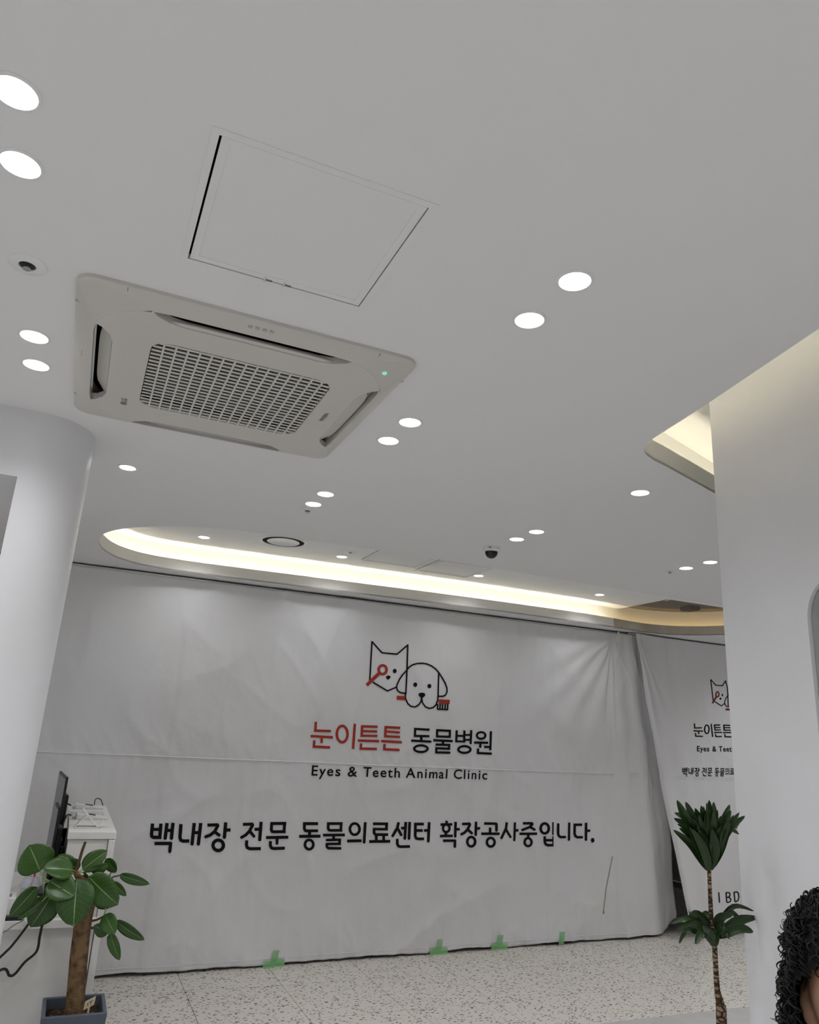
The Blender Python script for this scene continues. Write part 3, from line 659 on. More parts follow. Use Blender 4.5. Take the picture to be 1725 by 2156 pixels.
# centre panel with four bites for the air outlets
def centre():
    P = []
    d0, d1, hl = .424, .373, .262
    bite = [(-hl-.022, d0), (-hl-.004, d0-.022), (-hl+.03, d1+.008), (-hl+.07, d1), (hl-.07, d1), (hl-.03, d1+.008), (hl+.004, d0-.022), (hl+.022, d0)]
    base = rrect(0, 0, .424, .424, .187, 8)
    for k, ang in enumerate((0, 90, 180, 270)):
        c, s = math.cos(math.radians(ang)), math.sin(math.radians(ang))
        # side facing +y rotated; bite runs from +x to -x (counter-clockwise)
        for x, y in bite[::-1]: P.append((x*c-y*s, x*s+y*c))
        for i in range(1, 8):
            q = base[9*1+i] if False else None
            t = math.radians(90+90*i/8); x, y = -.237+.187*math.cos(t), .237+.187*math.sin(t)
            if -x < hl+.022 or y < hl+.022 and False: continue
            P.append((x*c-y*s, x*s+y*c))
    return P
cp = centre(); gr = rrect(.005, -.01, .272, .25, .055, 6)
m = MB(); m.plate([(AX+x, AY+y) for x, y in cp], [[(AX+x, AY+y) for x, y in gr]], CE-.036, CE-.012)
m.build('centre_panel', M['acw'], ac, False, bevel=.002)
# outlet vanes
def vane(ang, tilt, drop, shrink, mt):
    c, s = math.cos(ang), math.sin(ang); n = 14; v = []
    for i in range(n+1):
        u = -1+2*i/n; x = u*.262; wv = (.050-shrink)*max(.12, (1-abs(u)**6))
        for q in (0, 1):
            for zz in (0, .004):
                yy = .374+q*wv; z = CE-.034-drop+zz+(q*tilt)
                v.append((AX+x*c-yy*s, AY+x*s+yy*c, z))
    f = []
    for i in range(n):
        a = i*4; b = a+4; f += [(a, b, b+2, a+2), (a+1, a+3, b+3, b+1), (a, a+1, b+1, b), (a+2, b+2, b+3, a+3)]
    f += [(0, 2, 3, 1), (n*4, n*4+1, n*4+3, n*4+2)]
    m = MB(); m.add(v, f); return m.build('outlet_vane', mt, ac, True, autosm=40)
vane(0, .010, .002, .004, M['acv'])            # far side, nearly shut
vane(PI/2, .030, -.006, .014, M['acw'])        # left side
vane(-PI/2, .010, -.006, .006, M['acw'])       # right side
vane(PI, .003, -.002, .038, M['acw'])          # near side, open
for ang, nm in ((PI, 'louvre_bar'),):
    for yy, z, r in ((.388, -.010, .003), (.402, .004, .003)):
        m = MB(); m.tube([(AX+x, AY-yy, CE+z) for x in (-.235, -.2, .2, .235)], r, 6); m.build('louvre_bar', M['acv'], ac, True)
for i in range(9):
    x = -.2+.05*i; m = MB(); m.box(AX+x-.0012, AX+x+.0012, AY-.415, AY-.385, CE-.012, CE+.03); m.build('louvre_fin', M['acv'], ac)
# intake grille
gt = bpy.data.objects.new('intake_grille', None); C.objects.link(gt); gt.parent = ac; gt.empty_display_size = .05
def ext(v, h0, h1, r):      # half extent of the rounded rectangle at offset v from its centre
    d = abs(v)-(h0-r)
    return h1 if d <= 0 else h1-r+math.sqrt(max(0, r*r-d*d))
NR, NC = 20, 16
for k in range(NR):
    y = -.25+.5*(k+.5)/NR; e = ext(y, .25, .272, .055)-.002
    m = MB(); ya, yb = AY-.01+y-.007, AY-.01+y+.0065
    m.add([(AX+.005-e, ya, CE-.0350), (AX+.005+e, ya, CE-.0350), (AX+.005+e, yb, CE-.0335), (AX+.005-e, yb, CE-.0335),
           (AX+.005-e, ya, CE-.0336), (AX+.005+e, ya, CE-.0336), (AX+.005+e, yb, CE-.0321), (AX+.005-e, yb, CE-.0321)],
          [(0, 3, 2, 1), (4, 5, 6, 7), (0, 1, 5, 4), (1, 2, 6, 5), (2, 3, 7, 6), (3, 0, 4, 7)])
    m.build('grille_slat', M['acg'], gt)
for k in range(1, NC):
    x = -.272+.544*k/NC; e = ext(x, .272, .25, .055)-.002
    MB().box(AX+.005+x-.0028, AX+.005+x+.0028, AY-.01-e, AY-.01+e, CE-.0365, CE-.030).build('grille_bar', M['acg'], gt)
m = MB(); m.box(AX-.28, AX+.29, AY-.27, AY+.25, CE+.012, CE+.02); m.build('intake_filter', M['acfil'], ac)
for lst in ([(-.351, -.475), (-.351, -.452), (-.300, -.400)], [(.346, -.475), (.346, -.452), (.305, -.400)], [(-.475, -.345), (-.452, -.345), (-.405, -.300)], [(-.475, .30), (-.452, .30), (-.41, .275)], [(.475, -.345), (.452, -.345), (.405, -.3)]):
    m = MB(); P = []
    for x, y in lst:
        e = max(abs(x), abs(y)); t = sst(0, 1, (.470-e)/.07); P.append((AX+x, AY+y, CE-.0162-.0165*min(1, (.470-e)/.06)))
    m.tube(P, .0012, 4); m.build('panel_seam', M['grey'], ac)
for i in range(4):
    m = MB(); m.lathe([(0, -.001), (.006, -.001), (.007, .002)], 12, (AX-.03+.02*i, AY-.452, CE-.0245)); m.build('status_dot', M['acv'], ac)
m = MB(); m.lathe([(0, -.002), (.007, -.002), (.008, .004)], 16, (AX+.392, AY-.395, CE-.031)); m.build('status_light', M['greenled'], ac)
for i in range(3):
    MB().box(AX-.455, AX-.448, AY-.060+.014*i, AY-.056+.014*i, CE-.0235, CE-.019).build('printed_mark', M['grey'], ac)
def ac_text(body, x, y, size, bold=.0):
    V, F = text_mesh(body, size, 1.0, bold*size)
    cx = (min(v.x for v in V)+max(v.x for v in V))/2; cy = (min(v.y for v in V)+max(v.y for v in V))/2
    for a in range(1):
        m = MB(); m.add([(AX+x-(v.y-cy), AY+y-(v.x-cx), CE-.0368) for v in V], F); m.build('printed_mark', M['grey'], ac)['label'] = 'small grey printed lettering '+body
ac_text('LG', -.314, .222, .026, .03)
m = MB(); m.plate(circ(AX-.314, AY+.252, .011, 20), [], CE-.0372, CE-.0365); m.build('printed_mark', M['grey'], ac)['label'] = 'small round grey emblem'
ac_text('WHISEN', .327, .005, .020, .03)

# ------------------------------------------------------------------ ceiling access hatch
def hatch(x0, x1, y0, y1, z, label, gaps=(.005, .0022, .0022, .0022), tilt=0, latches=True):
    t = thing('access_hatch', label, 'hatch', ((x0+x1)/2, (y0+y1)/2, z), 'ceiling access hatches')
    fw = .016
    m = MB(); m.plate([(x0-fw, y0-fw), (x1+fw, y0-fw), (x1+fw, y1+fw), (x0-fw, y1+fw)], [[(x0, y0), (x1, y0), (x1, y1), (x0, y1)]], z-.003, z+.002)
    m.build('hatch_frame', M['ceil'], t, False, bevel=.001)
    a, b, c, d = x0+gaps[0], x1-gaps[1], y0+gaps[2], y1-gaps[3]
    m = MB(); bw = .018
    m.plate([(a, c), (b, c), (b, d), (a, d)], [[(a+bw, c+bw), (b-bw, c+bw), (b-bw, d-bw), (a+bw, d-bw)]], z-.001, z+.006)
    pr = m.build('panel_rim', M['ceil'], t, False, bevel=.0008)
    m = MB(); m.plate([(a+bw, c+bw), (b-bw, c+bw), (b-bw, d-bw), (a+bw, d-bw)], [], z+.0012, z+.006); pp = m.build('hatch_panel', M['ceil'], t)
    if tilt:
        for o in (pr, pp): o.rotation_euler.x = tilt
    m = MB()
    m.box(x0-.01, x1+.01, y0-.01, y1+.01, z+.06, z+.08)
    for q in ((x0-.01, x0, y0-.01, y1+.01), (x1, x1+.01, y0-.01, y1+.01), (x0, x1, y0-.01, y0), (x0, x1, y1, y1+.01)): m.box(*q, z+.0125, z+.06)
    m.build('shaft', M['dark'], t)  # dark colour puts the void's shade behind the panel gap
    if latches:
        for lx in (x0+(x1-x0)*.45, x0+(x1-x0)*.56):
            MB().box(lx-.008, lx+.008, d-.004, d+.0015, z-.0028, z+.001).build('latch', M['grey'], t)
            MB().box(lx-.012, lx-.008, d-.012, d+.006, z-.003, z+.001).build('latch_pin', M['white'], t)
    return t
hatch(HX0, HX1, HY0, HY1, CE, 'large square white access hatch in the ceiling above the air conditioner')
# ------------------------------------------------------------------ downlights
def lamp(x, y, z, label, group, r=.0375, ring=.0455, on_=True):
    t = thing('downlight', label, 'light', (x, y, z), group)
    m = MB(); m.lathe([(ring, 0), (ring, -.0015), (ring-.002, -.003), (r+.001, -.003), (r, -.001), (r, .0)], 32, (x, y, z)); m.build('trim_ring', M['trim'], t, True, autosm=30)
    m = MB(); m.lathe([(0.0001, -.0018), (r*.6, -.0018), (r-.0002, -.0015), (r-.0002, -.0005)], 32, (x, y, z)); m.build('diffuser', M['lamp'], t, True)
    ld = bpy.data.lights.new('beam', 'SPOT'); ld.energy = SPOT; ld.spot_size = math.radians(142); ld.spot_blend = 1.0; ld.shadow_soft_size = r; ld.color = (.965, .972, 1)
    lo = bpy.data.objects.new('beam', ld); C.objects.link(lo); lo.parent = t; lo.location = (0, 0, -.006)
    return t
GV = 'round ceiling downlights'
for x, y, lab in (
  (-.272, 1.290, 'round downlight cut by the left edge, above the other large one'),
  (-.274, 1.490, 'large round downlight at the left edge, below the topmost one'),
  (.945, 1.292, 'upper right of the two large downlights beside the access hatch'),
  (.945, 1.493, 'lower left of the two large downlights beside the access hatch'),
  (-.278, 2.275, 'upper of two downlights left of the air conditioner'),
  (-.280, 2.478, 'lower of two downlights left of the air conditioner'),
  (.944, 2.275, 'upper right downlight of the pair just right of the air conditioner'),
  (.943, 2.477, 'lower left downlight of the pair just right of the air conditioner'),
  (.940, 3.258, 'upper right downlight of the pair above the sprinkler head'),
  (.938, 3.450, 'lower left downlight of the pair next to the sprinkler head'),
  (2.130, 2.455, 'single downlight near the lit side recess at the right'),
  (2.115, 3.252, 'right downlight of the pair above the dome camera'),
  (2.112, 3.446, 'left downlight of the pair above the dome camera'),
  (3.312, 3.236, 'downlight touching the edge of the right wall'),
  (3.316, 3.435, 'downlight second from the edge of the right wall')):
    lamp(x, y, CE, lab, GV)
lamp(.058, 3.388, CE, 'single downlight with a visible ring beside the left pillar', GV, .034, .046)
for px, py, lab in ((430, 1131, 'leftmost downlight inside the long recess'), (720, 1172, 'second downlight from the left inside the long recess'), (1008, 1212, 'third downlight from the left inside the long recess, below the hatch'), (1263, 1252, 'rightmost downlight inside the long recess')):
    p = PZ(px, py, CE+TOPB); lamp(p.x, p.y, CE+TOPB, lab, GV)
for x in (-3.6, -2.5, -1.4, -.276, .945):  # unseen downlights, grid carried on behind the viewpoint for illumination
    for y in (-2.65, -1.66, -.67, .30):
        for d in (0, .2): lamp(x, y+d, CE, 'unseen round recessed downlight in the ceiling behind the viewpoint', 'downlights outside the picture')
for x, y in ((-1.4, 1.29), (-1.4, 2.275), (-1.4, 4.2), (-2.6, 1.29), (-2.6, 2.275), (-2.6, 4.2), (-.9, 3.39), (4.5, 3.24), (5.7, 3.24), (4.5, 2.27), (5.7, 2.27), (4.5, 1.29), (5.7, 1.29), (4.5, .3), (5.7, .3), (6.3, 4.2), (6.9, 4.2), (6.3, 4.9)):  # unseen downlights; those at the far right added to light the second banner
    for d in (0, .2): lamp(x, y+d, CE, 'unseen round recessed downlight in the ceiling beyond the partitions', 'downlights beyond the partitions')
# ------------------------------------------------------------------ small ceiling fittings
def sprinkler(p, label, r=.042, style=0):
    t = thing('sprinkler_head', label, 'sprinkler', p, 'ceiling sprinklers')
    m = MB(); m.lathe([(r, 0), (r, -.002), (r*.93, -.004), (r*.45, -.005), (r*.42, -.002)], 32, p); m.build('cover_plate', M['trim'], t, True, autosm=30)
    m = MB(); m.lathe([(.0001, -.0035), (r*.40, -.0035), (r*.41, 0)], 24, p); m.build('well', M['black'], t, True, autosm=30)
    m = MB(); m.lathe([(.0001, -.014), (.010, -.014), (.010, -.012), (.004, -.011), (.004, -.003)], 16, p); m.build('nozzle', M['metal'], t, True, autosm=30)
sprinkler(Vector((-.278, 1.876, CE)), 'round flush sprinkler plate above the air conditioner\'s left corner', .046)
sprinkler(Vector((.944, 3.575, CE)), 'sprinkler head under the pair of downlights in mid ceiling', .034)
sprinkler(Vector((3.307, 3.564, CE)), 'dark sprinkler head left of the downlights by the right wall', .026)
sprinkler(PZ(738, 1162, CE+TOPB), 'sprinkler head inside the long recess', .036)
sprinkler(PZ(1403, 1262, CE+TOPB), 'sprinkler head at the recess corner by the old ceiling', .036)
t = thing('air_diffuser', 'round white ceiling air diffuser inside the long recess', 'vent', (1.215, 5.19, CE+TOPB)); p = (1.215, 5.19, CE+TOPB)
m = MB(); m.lathe([(.182, 0), (.182, -.004), (.178, -.006), (.172, -.004), (.158, -.004), (.152, -.006), (.150, -.002), (.150, 0)], 48, p); m.build('flange', M['trim'], t, True, autosm=30)
m = MB(); m.lathe([(.0001, -.0012), (.150, -.0012)], 48, p); m.build('throat', M['dark'], t)
m = MB(); m.lathe([(.0001, -.005), (.108, -.005), (.114, -.008), (.118, -.006), (.116, -.003), (.0001, -.003)], 48, p); m.build('centre_disc', M['trim'], t, True, autosm=30)
hatch(1.905, 2.335, 4.92, 5.36, CE+TOPB-.007, 'left access hatch inside the long recess, beside the sprinkler head', latches=False)
hatch(2.405, 2.845, 4.99, 5.44, CE+TOPB-.007, 'right access hatch inside the long recess with its panel ajar', tilt=.02, latches=False)
p = Vector((2.097, 3.70, CE)); t = thing('dome_camera', 'small white dome security camera with black lens cover on the ceiling', 'camera', p)
m = MB(); m.lathe([(.050, 0), (.050, -.006), (.048, -.018), (.043, -.025), (.001, -.025)], 40, p); m.build('base', M['trim'], t, True, autosm=30)
m = MB(); m.lathe([(.040, -.024)]+[(.040*math.cos(a), -.026-.040*math.sin(a)) for a in [PI/2*i/12 for i in range(12)]]+[(.0001, -.066)], 40, p); m.build('housing', M['white'], t, True, autosm=40)
ax = Vector((-.46, -.82, -.34)).normalized(); e1 = ax.orthogonal().normalized(); e2 = ax.cross(e1); v = []; f = []; nr, ns = 10, 36
for i in range(nr+1):
    th = math.radians(62)*i/nr
    for k in range(ns):
        ph = 2*PI*k/ns; d = ax*math.cos(th)+(e1*math.cos(ph)+e2*math.sin(ph))*math.sin(th)
        q = d*.0408
        if q.z > -.001: q.z = -.001; h = math.hypot(q.x, q.y); q.x *= .0408/h; q.y *= .0408/h
        v.append(p+Vector((0, 0, -.026))+q)
for i in range(nr):
    for k in range(ns): f.append((i*ns+k, i*ns+(k+1) % ns, (i+1)*ns+(k+1) % ns, (i+1)*ns+k))
m = MB(); m.add(v, f); m.build('lens_cover', mat('lens_black', (.008, .008, .01), .08, .6), t, True)
MB().box(p.x-.043, p.x-.026, p.y-.0475, p.y-.0405, CE-.013, CE-.010).build('printed_mark', M['black'], t)
# old ceiling vent in the plenum
p = PZ(1453, 1283, CE+.225); t = thing('ceiling_vent', 'small two slot vent on the dark old ceiling at the right', 'vent', p)
MB().box(p.x-.055, p.x+.06, p.y-.07, p.y+.07, p.z-.012, CE+.25).build('vent_box', M['plenum'], t)
for d in (-.028, .028): MB().box(p.x+d-.014, p.x+d+.014, p.y-.06, p.y+.06, p.z-.015, p.z-.0118).build('slot', M['black'], t)

# ------------------------------------------------------------------ reception desk at the left
DZ, HZ = .72, 1.10
dk = thing('reception_desk', 'white laminate reception desk with a narrow raised counter, behind the rubber plant', 'desk', (.0, 4.8, 0))
dx1 = PZ(245, 1751, HZ).x; hx0 = PZ(145.6, 1751, HZ).x; yf = 4.26; yb = 5.46
MB().box(-.95, dx1-.03, 4.22, yb, DZ-.035, DZ).build('desk_top', M['desk'], dk, bevel=.002)
MB().box(-.90, dx1-.035, 4.24, 4.265, .0, DZ-.035).build('end_panel', M['deskside'], dk)
MB().box(dx1-.03, dx1, 4.235, yb, 0, HZ-.036).build('side_panel', M['desk'], dk, bevel=.002)
MB().box(hx0+.004, dx1-.032, yf, yb-.01, DZ, HZ-.036).build('counter_box', M['desk'], dk, bevel=.002)
MB().box(hx0-.003, dx1+.002, yf-.012, yb+.01, HZ-.034, HZ).build('counter_top', M['desk'], dk, bevel=.003)
MB().box(-.95, -.925, 4.25, yb, 0, DZ-.035).build('end_panel', M['deskside'], dk)
# monitors, seen almost edge on
def monitor(label, xa, ya, xb, yb_, z0, z1, zs, col):
    t = thing('monitor', label, 'monitor', ((xa+xb)/2, (ya+yb_)/2, DZ), 'monitors on the reception desk')
    d = Vector((xb-xa, yb_-ya, 0)).normalized(); n = Vector((-d.y, d.x, 0)); n = n if n.x < 0 else -n
    def slab(a, b, o0, o1, zz0, zz1):
        A_, B_ = Vector((xa, ya, 0)), Vector((xb, yb_, 0)); P = [A_.lerp(B_, a)+n*o0, A_.lerp(B_, b)+n*o0, A_.lerp(B_, b)+n*o1, A_.lerp(B_, a)+n*o1]
        m = MB(); m.add([(p.x, p.y, zz0) for p in P]+[(p.x, p.y, zz1) for p in P], [(0, 3, 2, 1), (4, 5, 6, 7), (0, 1, 5, 4), (1, 2, 6, 5), (2, 3, 7, 6), (3, 0, 4, 7)]); return m
    slab(0, 1, 0, .012, z0, z1).build('screen_frame', M['black'], t, bevel=.003)
    slab(.015, .985, .0122, .0135, z0+.02, z1-.012).build('screen', col, t)
    slab(.25, .75, -.03, -.0005, z0+.08, z1-.10).build('back_housing', M['black'], t, bevel=.008)
    c = Vector((xa, ya, 0)).lerp(Vector((xb, yb_, 0)), .5)-n*.045
    m = MB(); m.tube([(c.x, c.y, DZ+.012), (c.x, c.y, z0+.2)], .016, 10); m.build('stand_post', M['black'], t, True, autosm=40)
    m = MB(); m.plate(rrect(c.x, c.y, .09, .11, .03), [], DZ, DZ+.012); m.build('stand_foot', M['black'], t, bevel=.003)
monitor('tall grey faced monitor seen edge on, the farther of two on the reception desk', .052, 4.62, .014, 5.10, .84, 1.325, 0, mat('dull_screen', (.20, .205, .20), .35, .5))
monitor('lower black monitor seen edge on, the nearer of two on the reception desk', .040, 4.36, .022, 4.60, .80, 1.20, 0, M['screen'])
# payment terminals, tablet stand and leaflet on the raised counter
def wedge(m, a, b, c, d, h0, h1, z):   # quad abcd on plan, height h0 at a,b and h1 at c,d
    m.add([(*a, z), (*b, z), (*c, z), (*d, z), (*a, z+h0), (*b, z+h0), (*c, z+h1), (*d, z+h1)], [(0, 3, 2, 1), (4, 5, 6, 7), (0, 1, 5, 4), (1, 2, 6, 5), (2, 3, 7, 6), (3, 0, 4, 7)])
def terminal(label, x0, x1, y0, y1):
    t = thing('card_reader', label, 'card reader', ((x0+x1)/2, (y0+y1)/2, HZ), 'card readers on the counter')
    m = MB(); wedge(m, (x0, y0), (x0, y1), (x1, y1), (x1, y0), .030, .010, HZ); m.build('reader_body', M['white'], t, bevel=.004)
    m = MB(); k = (y0+y1)/2; wedge(m, (x0+.055, k-.022), (x0+.055, k+.022), (x0+.10, k+.022), (x0+.10, k-.022), .0246, .0196, HZ+.001); m.build('display', M['black'], t)
    m = MB(); m.box(x0-.018, x0+.004, k-.012, k+.012, HZ+.004, HZ+.02); m.build('cable_plug', M['white'], t, bevel=.003)
terminal('white card reader at the far end of the raised counter', .125, .285, 5.25, 5.33)
terminal('white card reader in the middle of the raised counter, behind the tablet stand', .125, .29, 4.74, 4.83)
MB().box(.085, .28, 4.86, 5.10, HZ, HZ+.002).build('leaflet', mat('leaflet_paper', (.66, .67, .72), .7, .2, mottled=((.45, .46, .55), 45, .55, .6)))
tag(bpy.data.objects['leaflet'], 'flat printed leaflet lying on the raised counter between the card readers', 'leaflet')
t = thing('tablet_stand', 'small white folded tablet stand at the near end of the raised counter', 'stand', (.19, 4.42, HZ))
def plank(m, p, q, y0, y1, th):
    p, q = Vector(p), Vector(q); d = (q-p).normalized(); n = Vector((-d.y, d.x))*th; P = [p, q, q+n, p+n]
    m.add([(a.x, y0, a.y) for a in P]+[(a.x, y1, a.y) for a in P], [(0, 1, 2, 3), (7, 6, 5, 4), (0, 4, 5, 1), (1, 5, 6, 2), (2, 6, 7, 3), (3, 7, 4, 0)])
for nm, p, q in (('back_leg', (.118, HZ+.002), (.165, HZ+.055)), ('cradle', (.232, HZ+.001), (.145, HZ+.092)), ('lip', (.226, HZ+.001), (.252, HZ+.034)), ('foot_plate', (.118, HZ+.0005), (.226, HZ+.0005))):
    m = MB(); plank(m, p, q, 4.38, 4.46, .004); m.build(nm, M['white'], t, bevel=.001)
# cables
def cable(pts, r, label, mt='black', k=8):
    m = MB(); m.tube(cat_rom(pts, k), r, 6); tag(m.build('cable', M[mt], None, True), label, 'cable', 'black cables at the reception desk')
cable([(.098, 4.78, HZ+.018), (.075, 4.70, HZ+.02), (.055, 4.60, 1.04), (.048, 4.50, .96), (.058, 4.47, .955), (.068, 4.50, 1.02), (.066, 4.70, 1.0), (.062, 4.9, .80), (.062, 4.95, DZ+.006)], .005, 'thick black cable looping down from the middle card reader')
cable([(.098, 5.28, HZ+.018), (.07, 5.24, HZ+.025), (.055, 5.2, 1.05), (.058, 5.1, .9), (.062, 5.05, DZ+.006)], .005, 'black cable dropping from the far card reader')
cable([(.235, 5.345, HZ+.012), (.24, 5.40, HZ+.045), (.27, 5.44, HZ+.04), (.29, 5.42, HZ+.006)], .003, 'thin dark cable curling behind the far card reader')
def yz(px, py, Y): return tuple(PY(px, py, Y))
cable([(-.02, 4.35, DZ+.006), (.0, 4.26, DZ+.008), yz(61, 1944, 4.205), yz(30, 1985, 4.2), yz(4, 2012, 4.2), (-.30, 4.2, .38), (-.42, 4.2, .2), (-.45, 4.2, .008)], .0055, 'black cable hanging off the desk edge towards the lower left corner')
cable([(.06, 4.36, DZ+.006), (.055, 4.262, DZ+.008), yz(91, 1940, 4.205), yz(84, 1970, 4.2), yz(77, 2003, 4.2), yz(52, 2026, 4.2), yz(32, 2050, 4.2), yz(20, 2054, 4.2), yz(0, 2043, 4.2), (-.25, 4.2, .40), (-.35, 4.2, .3), (-.36, 4.19, .008)], .006, 'black cable drooping in a low loop in front of the desk panel')
cable([(-.08, 4.34, DZ+.005), (-.05, 4.26, DZ+.006), yz(48, 1938, 4.205), yz(20, 1955, 4.2), (-.16, 4.2, .60), (-.3, 4.2, .1), (-.31, 4.2, .005)], .0028, 'thin grey cable crossing the desk edge', 'grey')
a = PY(130, 1785, 4.42); t = thing('power_adapter', 'black power adapter standing between the monitors and the counter box', 'adapter', (a.x-.005, 4.62, DZ))
MB().box(a.x-.035, a.x+.012, 4.60, 4.68, DZ, .875).build('adapter_body', M['black'], t, bevel=.006)
MB().box(a.x-.022, a.x+.0, 4.62, 4.66, .8755, .895).build('adapter_plug', M['black'], t, bevel=.003)
# iced drink
c = PY(62, 1872, 4.36); cx, cy = c.x, 4.36; t = thing('iced_drink_cup', 'clear plastic takeaway cup of red drink with a dome lid and red straw', 'cup', (cx, cy, DZ))
def cw(z): return .030+.012*(z/.12)
m = MB(); m.lathe([(.0001, .002), (cw(0), .002), (cw(.125), .125), (cw(.125)+.002, .127)], 32, (cx, cy, DZ)); m.build('cup_wall', M['clear'], t, True, autosm=40)
m = MB(); m.lathe([(.0001, .004), (cw(.0)-.002, .004), (cw(.055)-.002, .055), (.0001, .055)], 32, (cx, cy, DZ)); m.build('drink', M['drink'], t, True, autosm=40)
m = MB(); m.lathe([(.047, .122), (.047, .130), (.043, .131)]+[(.043*math.cos(q), .131+.036*math.sin(q)) for q in [PI/2*.8*i/8 for i in range(9)]], 32, (cx, cy, DZ)); m.build('dome_lid', M['clear'], t, True, autosm=40)
m = MB(); m.tube([(cx-.012, cy, DZ+.01), (cx+.016, cy-.005, DZ+.205)], .004, 10); m.build('straw', M['straw'], t, True, autosm=40)
# clutter left of the cup
t = thing('tissue_box', 'small white box at the left end of the desk top', 'box', (-.13, 4.34, DZ)); MB().box(-.17, -.088, 4.29, 4.42, DZ, DZ+.085).build('box_body', M['white'], t, bevel=.003); MB().box(-.15, -.11, 4.32, 4.38, DZ+.0852, DZ+.088).build('box_slot', M['grey'], t)
t = thing('keyboard', 'black keyboard lying on the desk near its front edge', 'keyboard', (-.13, 4.27, DZ)); MB().box(-.30, -.045, 4.235, 4.285, DZ, DZ+.012).build('key_base', M['black'], t, bevel=.002); MB().box(-.295, -.05, 4.24, 4.28, DZ+.0121, DZ+.016).build('key_block', mat('key_caps', (.05, .05, .055), .5, .3), t, bevel=.002)
MB().box(.005, .075, 4.275, 4.345, DZ, DZ+.03).build('note_pad', mat('note_paper', (.72, .71, .68), .8, .1))
tag(bpy.data.objects['note_pad'], 'stack of white note paper on the desk behind the rubber plant', 'paper')

# ------------------------------------------------------------------ rubber plant
Z5 = lambda x, y: (x/3.744, 1580+y/3.744)
PYD = 4.04                                   # distance plane of the trunk
def z5(x, y, dy=0): return PY(*Z5(x, y), PYD+dy)
rim = .42
pc = [PZ(88, 2098, rim), PZ(226, 2089, rim), PZ(229, 2136, rim), PZ(81, 2144, rim)]
pcx = sum(p.x for p in pc)/4; pcy = sum(p.y for p in pc)/4; hw = .131
fic = thing('rubber_plant', 'leafy rubber plant with a thick brown trunk in a square slate grey pot', 'plant', (pcx, pcy, 0))
PYD = pcy
sq = lambda h: [(pcx-h, pcy-h), (pcx+h, pcy-h), (pcx+h, pcy+h), (pcx-h, pcy+h)]
m = MB(); loft(m, [[(x, y, z) for x, y in sq(h)] for h, z in ((.0001, .002), (.105, 0), (hw, rim-.004), (hw, rim), (hw-.017, rim), (hw-.019, rim-.05), (.0001, rim-.05))])
m.build('pot', M['pot'], fic, bevel=.004)
m = MB(); n = 14; hs = hw-.0195
m.add([(pcx-hs+2*hs*i/n, pcy-hs+2*hs*j/n, rim-.045+.010*noise.noise((i*.9, j*.9, 2))) for i in range(n+1) for j in range(n+1)], [(i*(n+1)+j, (i+1)*(n+1)+j, (i+1)*(n+1)+j+1, i*(n+1)+j+1) for i in range(n) for j in range(n)])
m.build('soil', M['soil'], fic, True)
pxm = lambda w_, y: w_/3.744*y/ (FPX*.93)     # zoom pixels to metres at distance y
tr = [(578, 2095, 104), (590, 2000, 102), (604, 1850, 103), (620, 1650, 102), (636, 1500, 100), (652, 1380, 99), (676, 1270, 92), (705, 1185, 84), (708, 1110, 70), (660, 1040, 46), (608, 985, 34), (600, 945, 22)]
tp = cat_rom([z5(x, y) for x, y, _ in tr], 4); tw = [pxm(w_, 4.1)/2 for _, _, w_ in tr]; twi = []
for i in range(len(tp)): u = i/4; a = int(u); b = min(a+1, len(tw)-1); twi.append((tw[a]+(tw[b]-tw[a])*(u-a))*(1+.04*noise.noise((i*.6, 0, 0))))
m = MB(); m.tube(tp, twi, 14); m.build('trunk', M['bark'], fic, True)
def branch(P, r0, r1, mt='twig', nm='branch'):
    L = cat_rom([z5(*p) for p in P], 5); m = MB(); m.tube(L, [r0+(r1-r0)*i/(len(L)-1) for i in range(len(L))], 7); m.build(nm, M[mt], fic, True)
branch([(600, 950), (622, 880), (645, 800), (668, 735), (672, 720)], .007, .006)
branch([(700, 1000), (740, 985), (800, 985), (850, 1015), (900, 995), (945, 985)], .005, .003)
branch([(855, 1020), (870, 970), (880, 960)], .003, .002)
branch([(660, 960), (685, 985), (705, 1005)], .005, .003)
branch([(715, 1345), (770, 1332), (820, 1305), (830, 1290)], .005, .0035)
branch([(820, 1300), (832, 1260), (825, 1225)], .003, .002, 'petiole')
branch([(700, 1400), (760, 1398), (820, 1405), (870, 1432)], .005, .003)
branch([(600, 965), (520, 985), (440, 1010), (388, 1030), (345, 1000), (318, 952)], .005, .004, 'petiole')
branch([(395, 1028), (340, 1050), (290, 1075)], .003, .0025, 'petiole')
branch([(450, 1060), (420, 1100), (400, 1140)], .003, .0025, 'petiole')
branch([(430, 1080), (370, 1150), (330, 1190)], .003, .002, 'petiole')
for q in ((575, 945), (590, 940), (650, 940), (612, 1010), (720, 955)): branch([(606, 965), ((606+q[0])/2, (962+q[1])/2), q], .0032, .0025, 'petiole')
random.seed(4)
